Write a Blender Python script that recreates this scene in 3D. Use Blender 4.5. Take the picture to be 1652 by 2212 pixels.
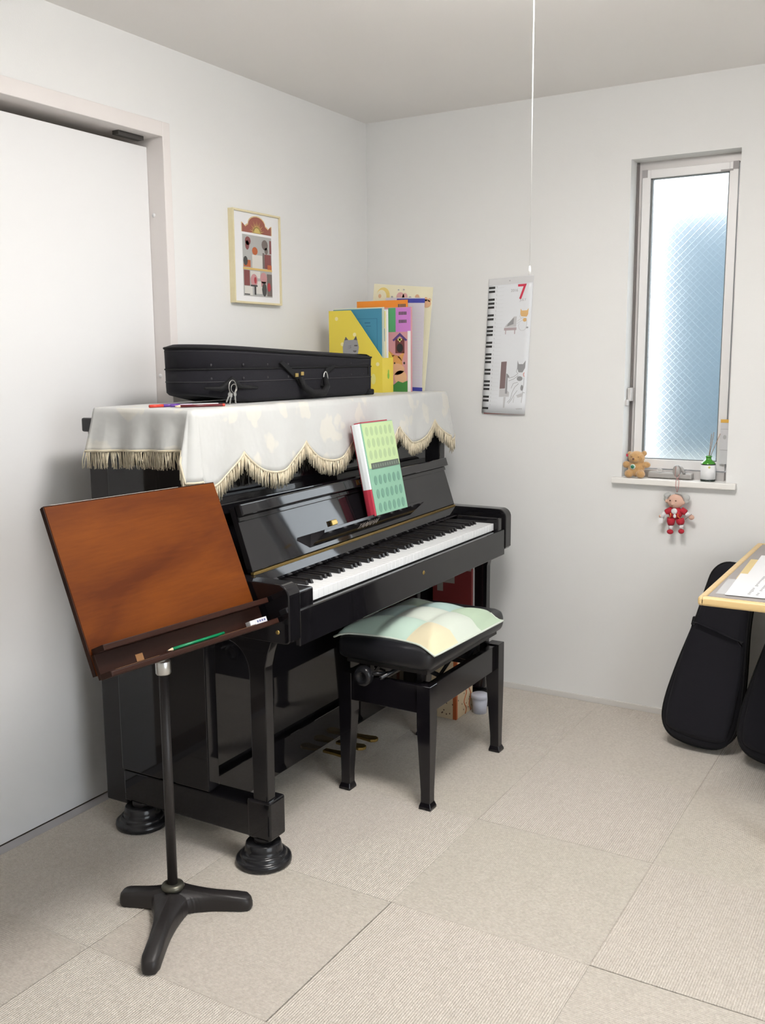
import bpy, bmesh, math, random
from mathutils import Vector, Matrix
random.seed(7)
S = bpy.context.scene
for o in list(bpy.data.objects): bpy.data.objects.remove(o)
COL = S.collection
PI = math.pi

# ------------------------------------------------------------------ camera
def cam_axes(yaw, pitch, roll):
    cy, sy, cp, sp = math.cos(yaw), math.sin(yaw), math.cos(pitch), math.sin(pitch)
    fwd = Vector((-sy*cp, cy*cp, -sp)); right = Vector((cy, sy, 0)); up = right.cross(fwd)
    cr, sr = math.cos(roll), math.sin(roll)
    return cr*right+sr*up, -sr*right+cr*up, -fwd
r_, u_, b_ = cam_axes(0.536591, 0.156435, -0.0073517)
cd = bpy.data.cameras.new('camera'); cam = bpy.data.objects.new('camera', cd); COL.objects.link(cam)
cd.sensor_fit = 'HORIZONTAL'; cd.sensor_width = 36.0; cd.lens = 2099.193*36.0/1652.0
cd.clip_start = 0.05; cd.clip_end = 60
cam.matrix_world = Matrix(((r_.x, u_.x, b_.x, 2.20493), (r_.y, u_.y, b_.y, -3.59549), (r_.z, u_.z, b_.z, 1.34929), (0, 0, 0, 1)))
S.camera = cam

# ------------------------------------------------------------------ sky and exposure
world = bpy.data.worlds.new('overcast_sky'); S.world = world; world.use_nodes = True
wb = world.node_tree.nodes['Background']
wb.inputs['Color'].default_value = (0.90, 0.955, 1.0, 1); wb.inputs['Strength'].default_value = 4.4
S.view_settings.view_transform = 'Standard'; S.view_settings.look = 'None'
S.view_settings.gamma = 1.0; S.view_settings.use_curve_mapping = False
S.view_settings.exposure = 0.28
LAMP_STRENGTH = 33.0
LAMP_COLOR = (1.0, 0.970, 0.940, 1)
LAMP_XY = (1.45, -1.75)

# ------------------------------------------------------------------ materials
def mat(name, col, rough=0.5, metal=0.0, spec=0.5, coat=0.0, sheen=0.0, bump=None, vary=None, emit=None, trans=0.0, ior=1.45, coat_rough=0.05):
    """bump=(scale,strength,distance)  vary=(scale, second colour, low, high[, stretch])"""
    m = bpy.data.materials.new(name); m.use_nodes = True
    nt = m.node_tree; b = nt.nodes['Principled BSDF']
    b.inputs['Base Color'].default_value = (*col, 1); b.inputs['Roughness'].default_value = rough
    b.inputs['Metallic'].default_value = metal; b.inputs['Specular IOR Level'].default_value = spec
    b.inputs['Coat Weight'].default_value = coat; b.inputs['Coat Roughness'].default_value = coat_rough
    b.inputs['Sheen Weight'].default_value = sheen; b.inputs['IOR'].default_value = ior
    b.inputs['Transmission Weight'].default_value = trans
    tc = None
    if bump or vary: tc = nt.nodes.new('ShaderNodeTexCoord')
    if vary:
        mp = nt.nodes.new('ShaderNodeMapping'); nt.links.new(tc.outputs['Object'], mp.inputs['Vector'])
        if len(vary) > 4: mp.inputs['Scale'].default_value = vary[4]
        n = nt.nodes.new('ShaderNodeTexNoise'); n.inputs['Scale'].default_value = vary[0]; n.inputs['Detail'].default_value = 5
        nt.links.new(mp.outputs['Vector'], n.inputs['Vector'])
        cr = nt.nodes.new('ShaderNodeValToRGB')
        cr.color_ramp.elements[0].position = vary[2]; cr.color_ramp.elements[0].color = (*col, 1)
        cr.color_ramp.elements[1].position = vary[3]; cr.color_ramp.elements[1].color = (*vary[1], 1)
        nt.links.new(n.outputs['Fac'], cr.inputs['Fac']); nt.links.new(cr.outputs['Color'], b.inputs['Base Color'])
    if bump:
        n2 = nt.nodes.new('ShaderNodeTexNoise'); n2.inputs['Scale'].default_value = bump[0]; n2.inputs['Detail'].default_value = 4
        nt.links.new(tc.outputs['Object'], n2.inputs['Vector'])
        bp = nt.nodes.new('ShaderNodeBump'); bp.inputs['Strength'].default_value = bump[1]; bp.inputs['Distance'].default_value = bump[2]
        nt.links.new(n2.outputs['Fac'], bp.inputs['Height']); nt.links.new(bp.outputs['Normal'], b.inputs['Normal'])
    if emit:
        b.inputs['Emission Color'].default_value = (*emit[0], 1) if len(emit[0]) == 3 else emit[0]
        b.inputs['Emission Strength'].default_value = emit[1]
    return m

M = {}
M['wall'] = mat('white_wallpaper', (0.80, 0.80, 0.79), 0.85, spec=0.2, bump=(260, 0.12, 0.002))
M['ceiling'] = mat('ceiling_paper', (0.89, 0.87, 0.85), 0.9, spec=0.15, bump=(200, 0.12, 0.002))
M['trim'] = mat('painted_trim', (0.76, 0.72, 0.70), 0.45)
M['door'] = mat('white_door_sheet', (0.79, 0.79, 0.79), 0.4, spec=0.35)
M['track'] = mat('dark_track', (0.06, 0.055, 0.05), 0.5)
M['rail'] = mat('floor_rail', (0.50, 0.48, 0.49), 0.45)
M['baseboard'] = mat('baseboard_sheet', (0.70, 0.68, 0.65), 0.5)
M['subfloor'] = mat('plywood_subfloor', (0.30, 0.25, 0.20), 0.9)
def carpet(name, c1, c2, rot):
    m = mat(name, c1, 0.98, spec=0.05, sheen=0.25, vary=(150, c2, 0.30, 0.72))
    nt = m.node_tree; b = nt.nodes['Principled BSDF']
    tc = nt.nodes.new('ShaderNodeTexCoord'); mp = nt.nodes.new('ShaderNodeMapping'); mp.inputs['Rotation'].default_value = (0, 0, rot)
    nt.links.new(tc.outputs['Object'], mp.inputs['Vector'])
    w = nt.nodes.new('ShaderNodeTexWave'); w.inputs['Scale'].default_value = 55; w.inputs['Distortion'].default_value = 3.0
    w.inputs['Detail'].default_value = 3; w.inputs['Detail Scale'].default_value = 6
    nt.links.new(mp.outputs['Vector'], w.inputs['Vector'])
    n = nt.nodes.new('ShaderNodeTexNoise'); n.inputs['Scale'].default_value = 330; n.inputs['Detail'].default_value = 3
    nt.links.new(mp.outputs['Vector'], n.inputs['Vector'])
    a = nt.nodes.new('ShaderNodeMath'); a.operation = 'ADD'
    nt.links.new(w.outputs['Fac'], a.inputs[0]); nt.links.new(n.outputs['Fac'], a.inputs[1])
    bp = nt.nodes.new('ShaderNodeBump'); bp.inputs['Strength'].default_value = 0.6; bp.inputs['Distance'].default_value = 0.004
    nt.links.new(a.outputs[0], bp.inputs['Height']); nt.links.new(bp.outputs['Normal'], b.inputs['Normal'])
    return m
M['carpet_a'] = carpet('beige_carpet_pile', (0.60, 0.54, 0.465), (0.74, 0.68, 0.60), 0.0)
M['carpet_b'] = carpet('beige_carpet_pile_turned', (0.585, 0.525, 0.455), (0.725, 0.665, 0.585), PI/2)
M['gloss'] = mat('black_polyester', (0.008, 0.0075, 0.009), 0.045, spec=0.5, bump=(2.2, 0.03, 0.02))
M['gloss_in'] = mat('black_polyester_flat', (0.008, 0.007, 0.009), 0.10, spec=0.5)
M['satin_black'] = mat('satin_black_wood', (0.018, 0.016, 0.016), 0.32, spec=0.4)
M['black_plastic'] = mat('black_plastic', (0.014, 0.014, 0.016), 0.22)
M['white_key'] = mat('white_key_acrylic', (0.86, 0.87, 0.88), 0.18)
M['black_key'] = mat('black_key_resin', (0.010, 0.009, 0.010), 0.30)
M['brass'] = mat('brass', (0.55, 0.39, 0.13), 0.32, metal=1.0)
M['old_brass'] = mat('aged_brass', (0.36, 0.25, 0.085), 0.42, metal=1.0)
M['steel'] = mat('brushed_steel', (0.62, 0.62, 0.60), 0.33, metal=1.0)
M['key_steel'] = mat('dull_key_steel', (0.34, 0.33, 0.31), 0.35, metal=1.0)
M['iron'] = mat('cast_iron_paint', (0.020, 0.017, 0.017), 0.42, bump=(90, 0.2, 0.002))
M['iron_dark'] = mat('dark_oiled_steel', (0.05, 0.05, 0.05), 0.35, metal=0.8)
M['iron_collar'] = mat('worn_iron', (0.13, 0.125, 0.10), 0.4, metal=0.8)
M['red_felt'] = mat('dark_felt', (0.012, 0.008, 0.010), 0.95)
M['vinyl'] = mat('black_vinyl', (0.013, 0.013, 0.016), 0.36, bump=(150, 0.15, 0.001))
M['nylon'] = mat('black_nylon', (0.0115, 0.011, 0.0145), 0.88, spec=0.2, sheen=0.05, bump=(420, 0.4, 0.001))
M['nylon_dark'] = mat('black_webbing', (0.008, 0.008, 0.009), 0.75, spec=0.3)
M['nylon_lite'] = mat('worn_black_seam', (0.026, 0.025, 0.028), 0.8)
M['cream'] = mat('cream_paper', (0.80, 0.74, 0.52), 0.7)
M['paper'] = mat('white_paper', (0.82, 0.82, 0.83), 0.6)
M['ink'] = mat('black_ink', (0.03, 0.03, 0.03), 0.6)
M['grey_ink'] = mat('grey_ink', (0.42, 0.42, 0.43), 0.7)
M['pale_ink'] = mat('pale_grey_ink', (0.62, 0.63, 0.65), 0.7)
def flatm(n, c, r=0.6):
    if n not in M: M[n] = mat(n, c, r)
    return M[n]

def wood(name, dark, light, rough=0.38, coat=0.15):
    m = mat(name, dark, rough, coat=coat, coat_rough=0.3, spec=0.16)
    nt = m.node_tree; b = nt.nodes['Principled BSDF']
    tc = nt.nodes.new('ShaderNodeTexCoord')
    mp = nt.nodes.new('ShaderNodeMapping'); mp.inputs['Scale'].default_value = (4, 2.0, 7)
    nt.links.new(tc.outputs['Object'], mp.inputs['Vector'])
    n1 = nt.nodes.new('ShaderNodeTexNoise'); n1.inputs['Scale'].default_value = 1.1; n1.inputs['Detail'].default_value = 5; n1.inputs['Distortion'].default_value = 0.6
    nt.links.new(mp.outputs['Vector'], n1.inputs['Vector'])
    mp2 = nt.nodes.new('ShaderNodeMapping'); mp2.inputs['Scale'].default_value = (60, 3, 60)
    nt.links.new(tc.outputs['Object'], mp2.inputs['Vector'])
    n2 = nt.nodes.new('ShaderNodeTexNoise'); n2.inputs['Scale'].default_value = 2.5; n2.inputs['Detail'].default_value = 6
    nt.links.new(mp2.outputs['Vector'], n2.inputs['Vector'])
    mx = nt.nodes.new('ShaderNodeMath'); mx.operation = 'MULTIPLY_ADD'; mx.inputs[1].default_value = 0.22
    nt.links.new(n2.outputs['Fac'], mx.inputs[0]); nt.links.new(n1.outputs['Fac'], mx.inputs[2])
    cr = nt.nodes.new('ShaderNodeValToRGB')
    cr.color_ramp.elements[0].position = 0.42; cr.color_ramp.elements[0].color = (*dark, 1)
    cr.color_ramp.elements[1].position = 0.78; cr.color_ramp.elements[1].color = (*light, 1)
    nt.links.new(mx.outputs[0], cr.inputs['Fac']); nt.links.new(cr.outputs['Color'], b.inputs['Base Color'])
    return m
M['stand_wood'] = wood('chestnut_veneer', (0.085, 0.017, 0.0020), (0.180, 0.046, 0.004), 0.55, 0.0)
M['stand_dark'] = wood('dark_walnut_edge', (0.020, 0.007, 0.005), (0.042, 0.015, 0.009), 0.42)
M['raw_wood'] = mat('worn_raw_wood', (0.33, 0.16, 0.06), 0.7)
M['table_edge'] = mat('beech_edge', (0.66, 0.46, 0.20), 0.38, vary=(6, (0.74, 0.54, 0.27), 0.3, 0.7, (1, 12, 12)))
M['table_top'] = mat('grey_laminate', (0.34, 0.31, 0.295), 0.6)

# ------------------------------------------------------------------ builders
class B:
    """collects geometry in world coordinates for ONE mesh object"""
    def __init__(s): s.bm = bmesh.new(); s.mi = 0
    def _tag(s, faces):
        for f in faces: f.material_index = s.mi
    def box(s, x0, x1, y0, y1, z0, z1, bev=0.0, seg=2, M4=None):
        t = bmesh.new()
        vs = [t.verts.new(p) for p in ((x0,y0,z0),(x1,y0,z0),(x1,y1,z0),(x0,y1,z0),(x0,y0,z1),(x1,y0,z1),(x1,y1,z1),(x0,y1,z1))]
        for q in ((3,2,1,0),(4,5,6,7),(0,1,5,4),(1,2,6,5),(2,3,7,6),(3,0,4,7)): t.faces.new([vs[i] for i in q])
        if bev > 0: bmesh.ops.bevel(t, geom=t.edges[:], offset=bev, segments=seg, affect='EDGES', profile=0.5)
        return s.merge(t, M4)
    def merge(s, t, M4=None):
        if M4 is not None: bmesh.ops.transform(t, matrix=M4, verts=t.verts)
        idx = {}
        for v in t.verts: idx[v] = s.bm.verts.new(v.co)
        for f in t.faces:
            g = s.bm.faces.new([idx[v] for v in f.verts]); g.material_index = s.mi; g.smooth = f.smooth
        t.free(); return s
    def prism(s, pts, O, U, V, N, d0, d1, bev=0.0, seg=2):
        """polygon pts (u,v) in the frame O,U,V extruded along N from d0 to d1"""
        O, U, V, N = Vector(O), Vector(U), Vector(V), Vector(N)
        t = bmesh.new()
        a = [t.verts.new(O+U*p[0]+V*p[1]+N*d0) for p in pts]; b = [t.verts.new(O+U*p[0]+V*p[1]+N*d1) for p in pts]
        t.faces.new(a[::-1]); t.faces.new(b); n = len(pts)
        for i in range(n): t.faces.new((a[i], a[(i+1) % n], b[(i+1) % n], b[i]))
        bmesh.ops.recalc_face_normals(t, faces=t.faces)
        if bev > 0:
            es = [e for e in t.edges if (e.verts[0] in a) == (e.verts[1] in a) ]
            bmesh.ops.bevel(t, geom=es, offset=bev, segments=seg, affect='EDGES', profile=0.5)
        return s.merge(t)
    def lathe(s, prof, O, seg=32, A=(0,0,1)):
        """profile (r,h) turned about axis A through O"""
        A = Vector(A).normalized(); X = A.orthogonal().normalized(); Y = A.cross(X); O = Vector(O)
        t = bmesh.new(); rings = []
        for r, h in prof:
            if r < 1e-6: rings.append([t.verts.new(O+A*h)])
            else: rings.append([t.verts.new(O+A*h+(X*math.cos(2*PI*k/seg)+Y*math.sin(2*PI*k/seg))*r) for k in range(seg)])
        for p, q in zip(rings, rings[1:]):
            for k in range(seg):
                k2 = (k+1) % seg
                if len(p) == 1 and len(q) == 1: continue
                if len(p) == 1: f = (p[0], q[k2], q[k])
                elif len(q) == 1: f = (p[k], p[k2], q[0])
                else: f = (p[k], p[k2], q[k2], q[k])
                g = t.faces.new(f); g.smooth = True
        bmesh.ops.recalc_face_normals(t, faces=t.faces)
        return s.merge(t)
    def cyl(s, p0, p1, r, seg=16, r1=None):
        p0, p1 = Vector(p0), Vector(p1); L = (p1-p0).length; r1 = r if r1 is None else r1
        return s.lathe([(0,0),(r,0),(r1,L),(0,L)], p0, seg, p1-p0)
    def tube(s, pts, r, seg=8, closed=False, flat=1.0):
        pts = [Vector(p) for p in pts]; t = bmesh.new(); rings = []; n = len(pts); pX = None
        for i, p in enumerate(pts):
            a = pts[(i-1) % n] if (closed or i > 0) else p; b = pts[(i+1) % n] if (closed or i < n-1) else p
            T = (b-a).normalized()
            X = T.orthogonal().normalized() if pX is None else (pX-T*pX.dot(T)).normalized()
            pX = X; Y = T.cross(X); rr = r[i] if isinstance(r, (list, tuple)) else r
            rings.append([t.verts.new(p+(X*math.cos(2*PI*k/seg)+Y*math.sin(2*PI*k/seg)*flat)*rr) for k in range(seg)])
        m = n if closed else n-1
        for i in range(m):
            p, q = rings[i], rings[(i+1) % n]
            for k in range(seg):
                g = t.faces.new((p[k], p[(k+1) % seg], q[(k+1) % seg], q[k])); g.smooth = True
        if not closed: t.faces.new(rings[0][::-1]); t.faces.new(rings[-1])
        bmesh.ops.recalc_face_normals(t, faces=t.faces)
        return s.merge(t)
    def ball(s, c, r, sub=3, scale=(1,1,1), M4=None):
        t = bmesh.new(); bmesh.ops.create_icosphere(t, subdivisions=sub, radius=r)
        for v in t.verts: v.co = Vector((v.co.x*scale[0], v.co.y*scale[1], v.co.z*scale[2]))
        if M4 is not None: bmesh.ops.transform(t, matrix=M4, verts=t.verts)
        for v in t.verts: v.co += Vector(c)
        for f in t.faces: f.smooth = True
        return s.merge(t)
    def grid(s, rows, smooth=True, closed_u=False):
        vs = [[s.bm.verts.new(p) for p in r] for r in rows]
        for a, b in zip(vs, vs[1:]):
            n = len(a)
            for k in range(n if closed_u else n-1):
                f = s.bm.faces.new((a[k], a[(k+1) % n], b[(k+1) % n], b[k])); f.smooth = smooth; f.material_index = s.mi
        return vs
    def xform(s, M4): bmesh.ops.transform(s.bm, matrix=M4, verts=s.bm.verts); return s

def wloc(o):
    v = Vector((0, 0, 0))
    while o is not None: v += o.location; o = o.parent
    return v
def obj(name, b, m, parent=None, origin=None, smooth=None):
    """link builder b as one mesh object; its origin is set to `origin` (world) or the centre of its base"""
    bm = b.bm if isinstance(b, B) else b
    xs = [v.co for v in bm.verts]
    if origin is None:
        origin = Vector(((min(v.x for v in xs)+max(v.x for v in xs))/2, (min(v.y for v in xs)+max(v.y for v in xs))/2, min(v.z for v in xs)))
    origin = Vector(origin)
    for v in bm.verts: v.co -= origin
    if smooth is not None:
        for f in bm.faces: f.smooth = smooth
    me = bpy.data.meshes.new(name); bm.to_mesh(me); bm.free()
    for mm in (m if isinstance(m, (list, tuple)) else [m]): me.materials.append(M[mm] if isinstance(mm, str) else mm)
    o = bpy.data.objects.new(name, me); COL.objects.link(o)
    if parent is not None: o.parent = parent; o.location = origin-wloc(parent)
    else: o.location = origin
    return o
def tag(o, label, cat, group=None):
    o['label'] = label; o['category'] = cat
    if group: o['group'] = group
    return o
def thing(name, label, cat, loc, group=None):
    o = bpy.data.objects.new(name, None); COL.objects.link(o); o.empty_display_size = 0.05; o.location = loc
    return tag(o, label, cat, group)
def struct(o): o['kind'] = 'structure'; return o
def auto_smooth(o, ang=40):
    me = o.data
    for p in me.polygons: p.use_smooth = True
    me.set_sharp_from_angle(angle=math.radians(ang)); return o
def text(name, s, size, O, U, V, N, m, parent, off=0.0006, align='CENTER', xs=1.0, bold=0.0):
    cu = bpy.data.curves.new(name, 'FONT'); cu.body = s; cu.size = size; cu.align_x = align; cu.align_y = 'CENTER'
    cu.extrude = 0.0002; cu.offset = bold; cu.resolution_u = 3
    t = bpy.data.objects.new(name, cu); COL.objects.link(t)
    me = bpy.data.meshes.new_from_object(t.evaluated_get(bpy.context.evaluated_depsgraph_get()))
    bpy.data.objects.remove(t); bpy.data.curves.remove(cu)
    O, U, V, N = Vector(O), Vector(U), Vector(V), Vector(N)
    bm = bmesh.new(); bm.from_mesh(me); bpy.data.meshes.remove(me)
    for v in bm.verts: v.co = O+U*v.co.x*xs+V*v.co.y+N*(v.co.z+off)
    return obj(name, bm, m, parent)
def ell(cx, cy, rx, ry, n=16, a0=0.0, a1=2*PI, rot=0.0):
    full = abs(a1-a0-2*PI) < 1e-6
    out = []
    for k in range(n if full else n+1):
        a = a0+(a1-a0)*k/n; x, y = rx*math.cos(a), ry*math.sin(a)
        out.append((cx+x*math.cos(rot)-y*math.sin(rot), cy+x*math.sin(rot)+y*math.cos(rot)))
    return out
def rect(x0, y0, x1, y1): return [(x0,y0),(x1,y0),(x1,y1),(x0,y1)]
X, Y, Z = Vector((1,0,0)), Vector((0,1,0)), Vector((0,0,1))

# ------------------------------------------------------------------ room shell
HC = 2.309; RX = 3.35; RY = -4.45; T = 0.14
DY0, DY1, DZ = -2.86, -1.24, 2.03           # door opening in the piano wall
WX0, WX1, WZ0, WZ1 = 1.118, 1.497, 0.90, 2.05   # window opening in the far wall
floor = struct(obj('floor', B().box(-0.16, RX+T, RY-T, T, -0.10, -0.010), 'subfloor'))
struct(obj('ceiling', B().box(-T, RX+T, RY-T, T, HC, HC+0.1), 'ceiling'))
b = B(); b.box(-T, 0, DY1+0.033, 0, -0.01, HC); b.box(-T, 0, RY, DY0-0.035, -0.01, HC); b.box(-T, 0, DY0-0.035, DY1+0.033, DZ+0.045, HC)
struct(obj('wall_left', b, 'wall'))
b = B(); b.box(-T, WX0, 0, T, -0.01, HC); b.box(WX1, RX, 0, T, -0.01, HC); b.box(WX0, WX1, 0, T, -0.01, WZ0-0.02); b.box(WX0, WX1, 0, T, WZ1, HC)
struct(obj('wall_far', b, 'wall'))
M['hall'] = mat('hall_wallpaper', (0.55, 0.50, 0.44), 0.85)
b = B(); b.box(-1.16, -1.10, -3.3, -0.9, -0.10, HC+0.1); b.box(-1.10, -T, -3.36, -3.3, -0.10, HC+0.1); b.box(-1.10, -T, -0.9, -0.84, -0.10, HC+0.1); b.box(-1.10, -T, -3.3, -0.9, HC, HC+0.1); b.box(-1.10, -T-0.02, -3.3, -0.9, -0.10, -0.012)
struct(obj('wall_hall', b, 'hall'))
W2Y0, W2Y1, W2Z0, W2Z1 = -3.40, -1.75, 0.15, 2.02        # window opening added in the right wall, unseen, for fill daylight
b = B(); b.box(RX, RX+T, W2Y1, T, -0.01, HC); b.box(RX, RX+T, RY, W2Y0, -0.01, HC); b.box(RX, RX+T, W2Y0, W2Y1, -0.01, W2Z0); b.box(RX, RX+T, W2Y0, W2Y1, W2Z1, HC)
struct(obj('wall_right', b, 'wall'))
struct(obj('wall_near', B().box(-T, RX+T, RY-T, RY, -0.01, HC), 'wall'))
struct(obj('baseboard_far', B().box(0.0, RX, -0.008, 0, -0.01, 0.022, 0.002), 'baseboard'))
# carpet tiles: every tile its own piece
TX0, TY0, TS, GAP = 0.030, -1.645, 0.5155, 0.00025
xs = [TX0+TS*k for k in range(8)]; ys = [TY0+TS*k for k in range(-6, 5)]
k = 0
for i in range(len(xs)-1):
    for j in range(len(ys)-1):
        x0, x1 = (xs[i] if i else 0.006), min(xs[i+1], RX); y0, y1 = max(ys[j], RY), min(ys[j+1], -0.010)
        if x1-x0 < 0.02 or y1-y0 < 0.02: continue
        dz = random.uniform(-0.0006, 0.0004)
        open_x = (abs(x1-xs[2]) < 0.01, abs(x0-xs[2]) < 0.01)      # two seams that have opened up in the photograph
        g = [GAP]*4
        if -2.2 < y0 < -2.1 and abs(x0-xs[2]) < 0.01: g[0] = 0.0022
        if y0 < -2.1 and abs(x0-xs[1]) < 0.01: g[0] = 0.0014
        if abs(x0-xs[3]) < 0.01 and abs(y0-TY0) < 0.01: g[2] = 0.0022
        obj('carpet_tile', B().box(x0+g[0], x1-g[1], y0+g[2], y1-g[3], -0.0099, dz, 0.0006, 2), 'carpet_a' if (i+j) % 2 else 'carpet_b', floor)
# sliding door, casing and floor rail
dr = struct(obj('door_1', B().box(-0.075, -0.042, -2.06, DY1-0.001, -0.002, 2.006, 0.001), 'door'))
tr = struct(obj('trim_1', B().box(-T, 0.026, DY1, DY1+0.033, -0.01, DZ+0.045, 0.002), 'trim'))
obj('door_head', B().box(-T, 0.026, DY0-0.035, DY1, DZ, DZ+0.045, 0.002), 'trim', tr)
obj('door_jamb', B().box(-T, 0.026, DY0-0.035, DY0, -0.01, DZ, 0.002), 'trim', tr)
obj('floor_rail', B().box(-0.040, 0.003, DY0, DY1, -0.012, -0.004, 0.001), 'rail', tr)
obj('track', B().box(-0.045, -0.020, DY1-0.14, DY1-0.035, DZ-0.012, DZ+0.0005), 'track', tr)
for zz in (1.80, 1.30):
    obj('screw_cap', B().lathe([(0, 0.003), (0.005, 0.003), (0.007, 0)], (-0.025, DY1, zz), 16, (0, -1, 0)), 'door', tr)

# ------------------------------------------------------------------ window
win = struct(bpy.data.objects.new('window_1', None)); COL.objects.link(win); win.location = (WX0, 0.1, WZ0)
M['alu'] = mat('silver_aluminium', (0.58, 0.56, 0.55), 0.42, metal=0.3)
M['alu_crank'] = mat('grey_metal_crank', (0.40, 0.385, 0.37), 0.4, metal=0.3)
M['alu_cap'] = mat('grey_plastic_cap', (0.36, 0.34, 0.34), 0.5)
M['sill'] = mat('white_sill_board', (0.82, 0.805, 0.77), 0.45)
M['alu_sash'] = mat('pale_aluminium', (0.80, 0.79, 0.785), 0.42, metal=0.1)
M['groove_shade'] = mat('shaded_groove', (0.16, 0.145, 0.14), 0.6)
M['gasket'] = mat('grey_gasket', (0.16, 0.17, 0.17), 0.6)
FY = 0.072
b = B(); f0, f1 = 0.018, 0.022
b.box(WX0, WX0+f0, FY+0.006, 0.125, WZ0, WZ1); b.box(WX1-f0, WX1, FY+0.006, 0.125, WZ0, WZ1)
b.box(WX0+f0, WX1-f0, FY+0.006, 0.125, WZ1-0.030, WZ1); b.box(WX0+f0, WX1-f0, FY-0.02, 0.125, WZ0-0.0, WZ0+0.030)
obj('window_frame', b, 'alu', win)
obj('groove_shade_strip', B().box(WX0+0.001, WX0+0.009, FY-0.002, FY+0.006, WZ0+0.03, WZ1-0.001), 'groove_shade', win)  # solid strip, the groove's shade painted in as dark colour
sx0, sx1, sz0, sz1 = WX0+f0+0.003, WX1-f0-0.003, WZ0+0.033, WZ1-0.030
sw = 0.030
sash = obj('sash', B().box(sx0, sx0+sw, FY, 0.105, sz0, sz1, 0.0015).box(sx1-sw, sx1, FY, 0.105, sz0, sz1, 0.0015)
           .box(sx0+sw, sx1-sw, FY, 0.105, sz1-0.030, sz1, 0.0015).box(sx0+sw, sx1-sw, FY, 0.105, sz0, sz0+0.034, 0.0015), 'alu_sash', win)
for cx in (sx0-0.001, sx1-0.019):
    obj('corner_cap', B().box(cx, cx+0.020, FY-0.002, FY+0.002, sz1-0.026, sz1+0.001), 'alu_cap', sash)
obj('drip_strip', B().box(sx1-0.06, sx1-0.018, FY-0.002, FY+0.002, sz1-0.030, sz1-0.024), 'alu_cap', sash)
gx0, gx1, gz0, gz1 = sx0+sw, sx1-sw, sz0+0.034, sz1-0.030
obj('gasket', B().box(gx0, gx0+0.007, FY+0.006, 0.10, gz0, gz1).box(gx1-0.004, gx1, FY+0.006, 0.10, gz0, gz1)
    .box(gx0, gx1, FY+0.006, 0.10, gz0, gz0+0.003).box(gx0, gx1, FY+0.006, 0.10, gz1-0.003, gz1), 'gasket', sash)
# figured, wired glass: rough refraction plus a pressed diamond relief
gm = mat('figured_glass', (0.97, 0.99, 1.0), 0.34, trans=1.0, ior=1.25)
nt = gm.node_tree; pb = nt.nodes['Principled BSDF']
tc = nt.nodes.new('ShaderNodeTexCoord'); acc = None
for ang in (PI/4, -PI/4):
    mp = nt.nodes.new('ShaderNodeMapping'); mp.inputs['Rotation'].default_value = (0, ang, 0); nt.links.new(tc.outputs['Object'], mp.inputs['Vector'])
    wv = nt.nodes.new('ShaderNodeTexWave'); wv.wave_type = 'BANDS'; wv.bands_direction = 'X'; wv.inputs['Scale'].default_value = 17.0
    nt.links.new(mp.outputs['Vector'], wv.inputs['Vector'])
    pw = nt.nodes.new('ShaderNodeMath'); pw.operation = 'POWER'; pw.inputs[1].default_value = 14.0; nt.links.new(wv.outputs['Fac'], pw.inputs[0])
    if acc is None: acc = pw
    else:
        ad = nt.nodes.new('ShaderNodeMath'); ad.operation = 'MAXIMUM'; nt.links.new(acc.outputs[0], ad.inputs[0]); nt.links.new(pw.outputs[0], ad.inputs[1]); acc = ad
ns = nt.nodes.new('ShaderNodeTexNoise'); ns.inputs['Scale'].default_value = 240; nt.links.new(tc.outputs['Object'], ns.inputs['Vector'])
ma = nt.nodes.new('ShaderNodeMath'); ma.operation = 'MULTIPLY_ADD'; ma.inputs[1].default_value = 0.35
nt.links.new(ns.outputs['Fac'], ma.inputs[0]); nt.links.new(acc.outputs[0], ma.inputs[2])
bp = nt.nodes.new('ShaderNodeBump'); bp.inputs['Strength'].default_value = 0.20; bp.inputs['Distance'].default_value = 0.004
nt.links.new(ma.outputs[0], bp.inputs['Height']); nt.links.new(bp.outputs['Normal'], pb.inputs['Normal'])
M['glass'] = gm
obj('pane', B().box(gx0+0.002, gx1-0.002, 0.086, 0.091, gz0+0.001, gz1-0.001), 'glass', win)
obj('window_sill', B().box(1.087, 1.535, -0.030, 0.0, 0.880, 0.902, 0.003).box(WX0, WX1, -0.001, 0.125, 0.880, 0.9005), 'sill', win)
# crank operator on the sill and side latch
b = B(); b.box(1.208, 1.372, 0.020, 0.060, 0.9025, 0.925, 0.006, 3)
cr = obj('crank_operator', b, 'alu_crank', win)
b = B(); b.ball((1.318, 0.020, 0.934), 0.019, 3, (0.8, 0.7, 1.15)); b.tube([(1.322, 0.02, 0.95), (1.335, 0.018, 0.945), (1.345, 0.02, 0.925)], 0.006, 10)
obj('crank_handle', b, 'alu_crank', cr)
obj('screw_ring', B().tube([(1.255+0.011*math.cos(a), 0.018, 0.932+0.006*math.sin(a)) for a in [2*PI*q/16 for q in range(16)]], 0.0015, 6, True), 'alu', cr)
b = B(); b.box(WX0+0.002, WX0+0.016, 0.030, 0.075, 1.185, 1.235, 0.003); b.box(WX0-0.012, WX0+0.010, 0.012, 0.034, 1.168, 1.192, 0.004)
obj('side_latch', b, 'alu', win)

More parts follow.
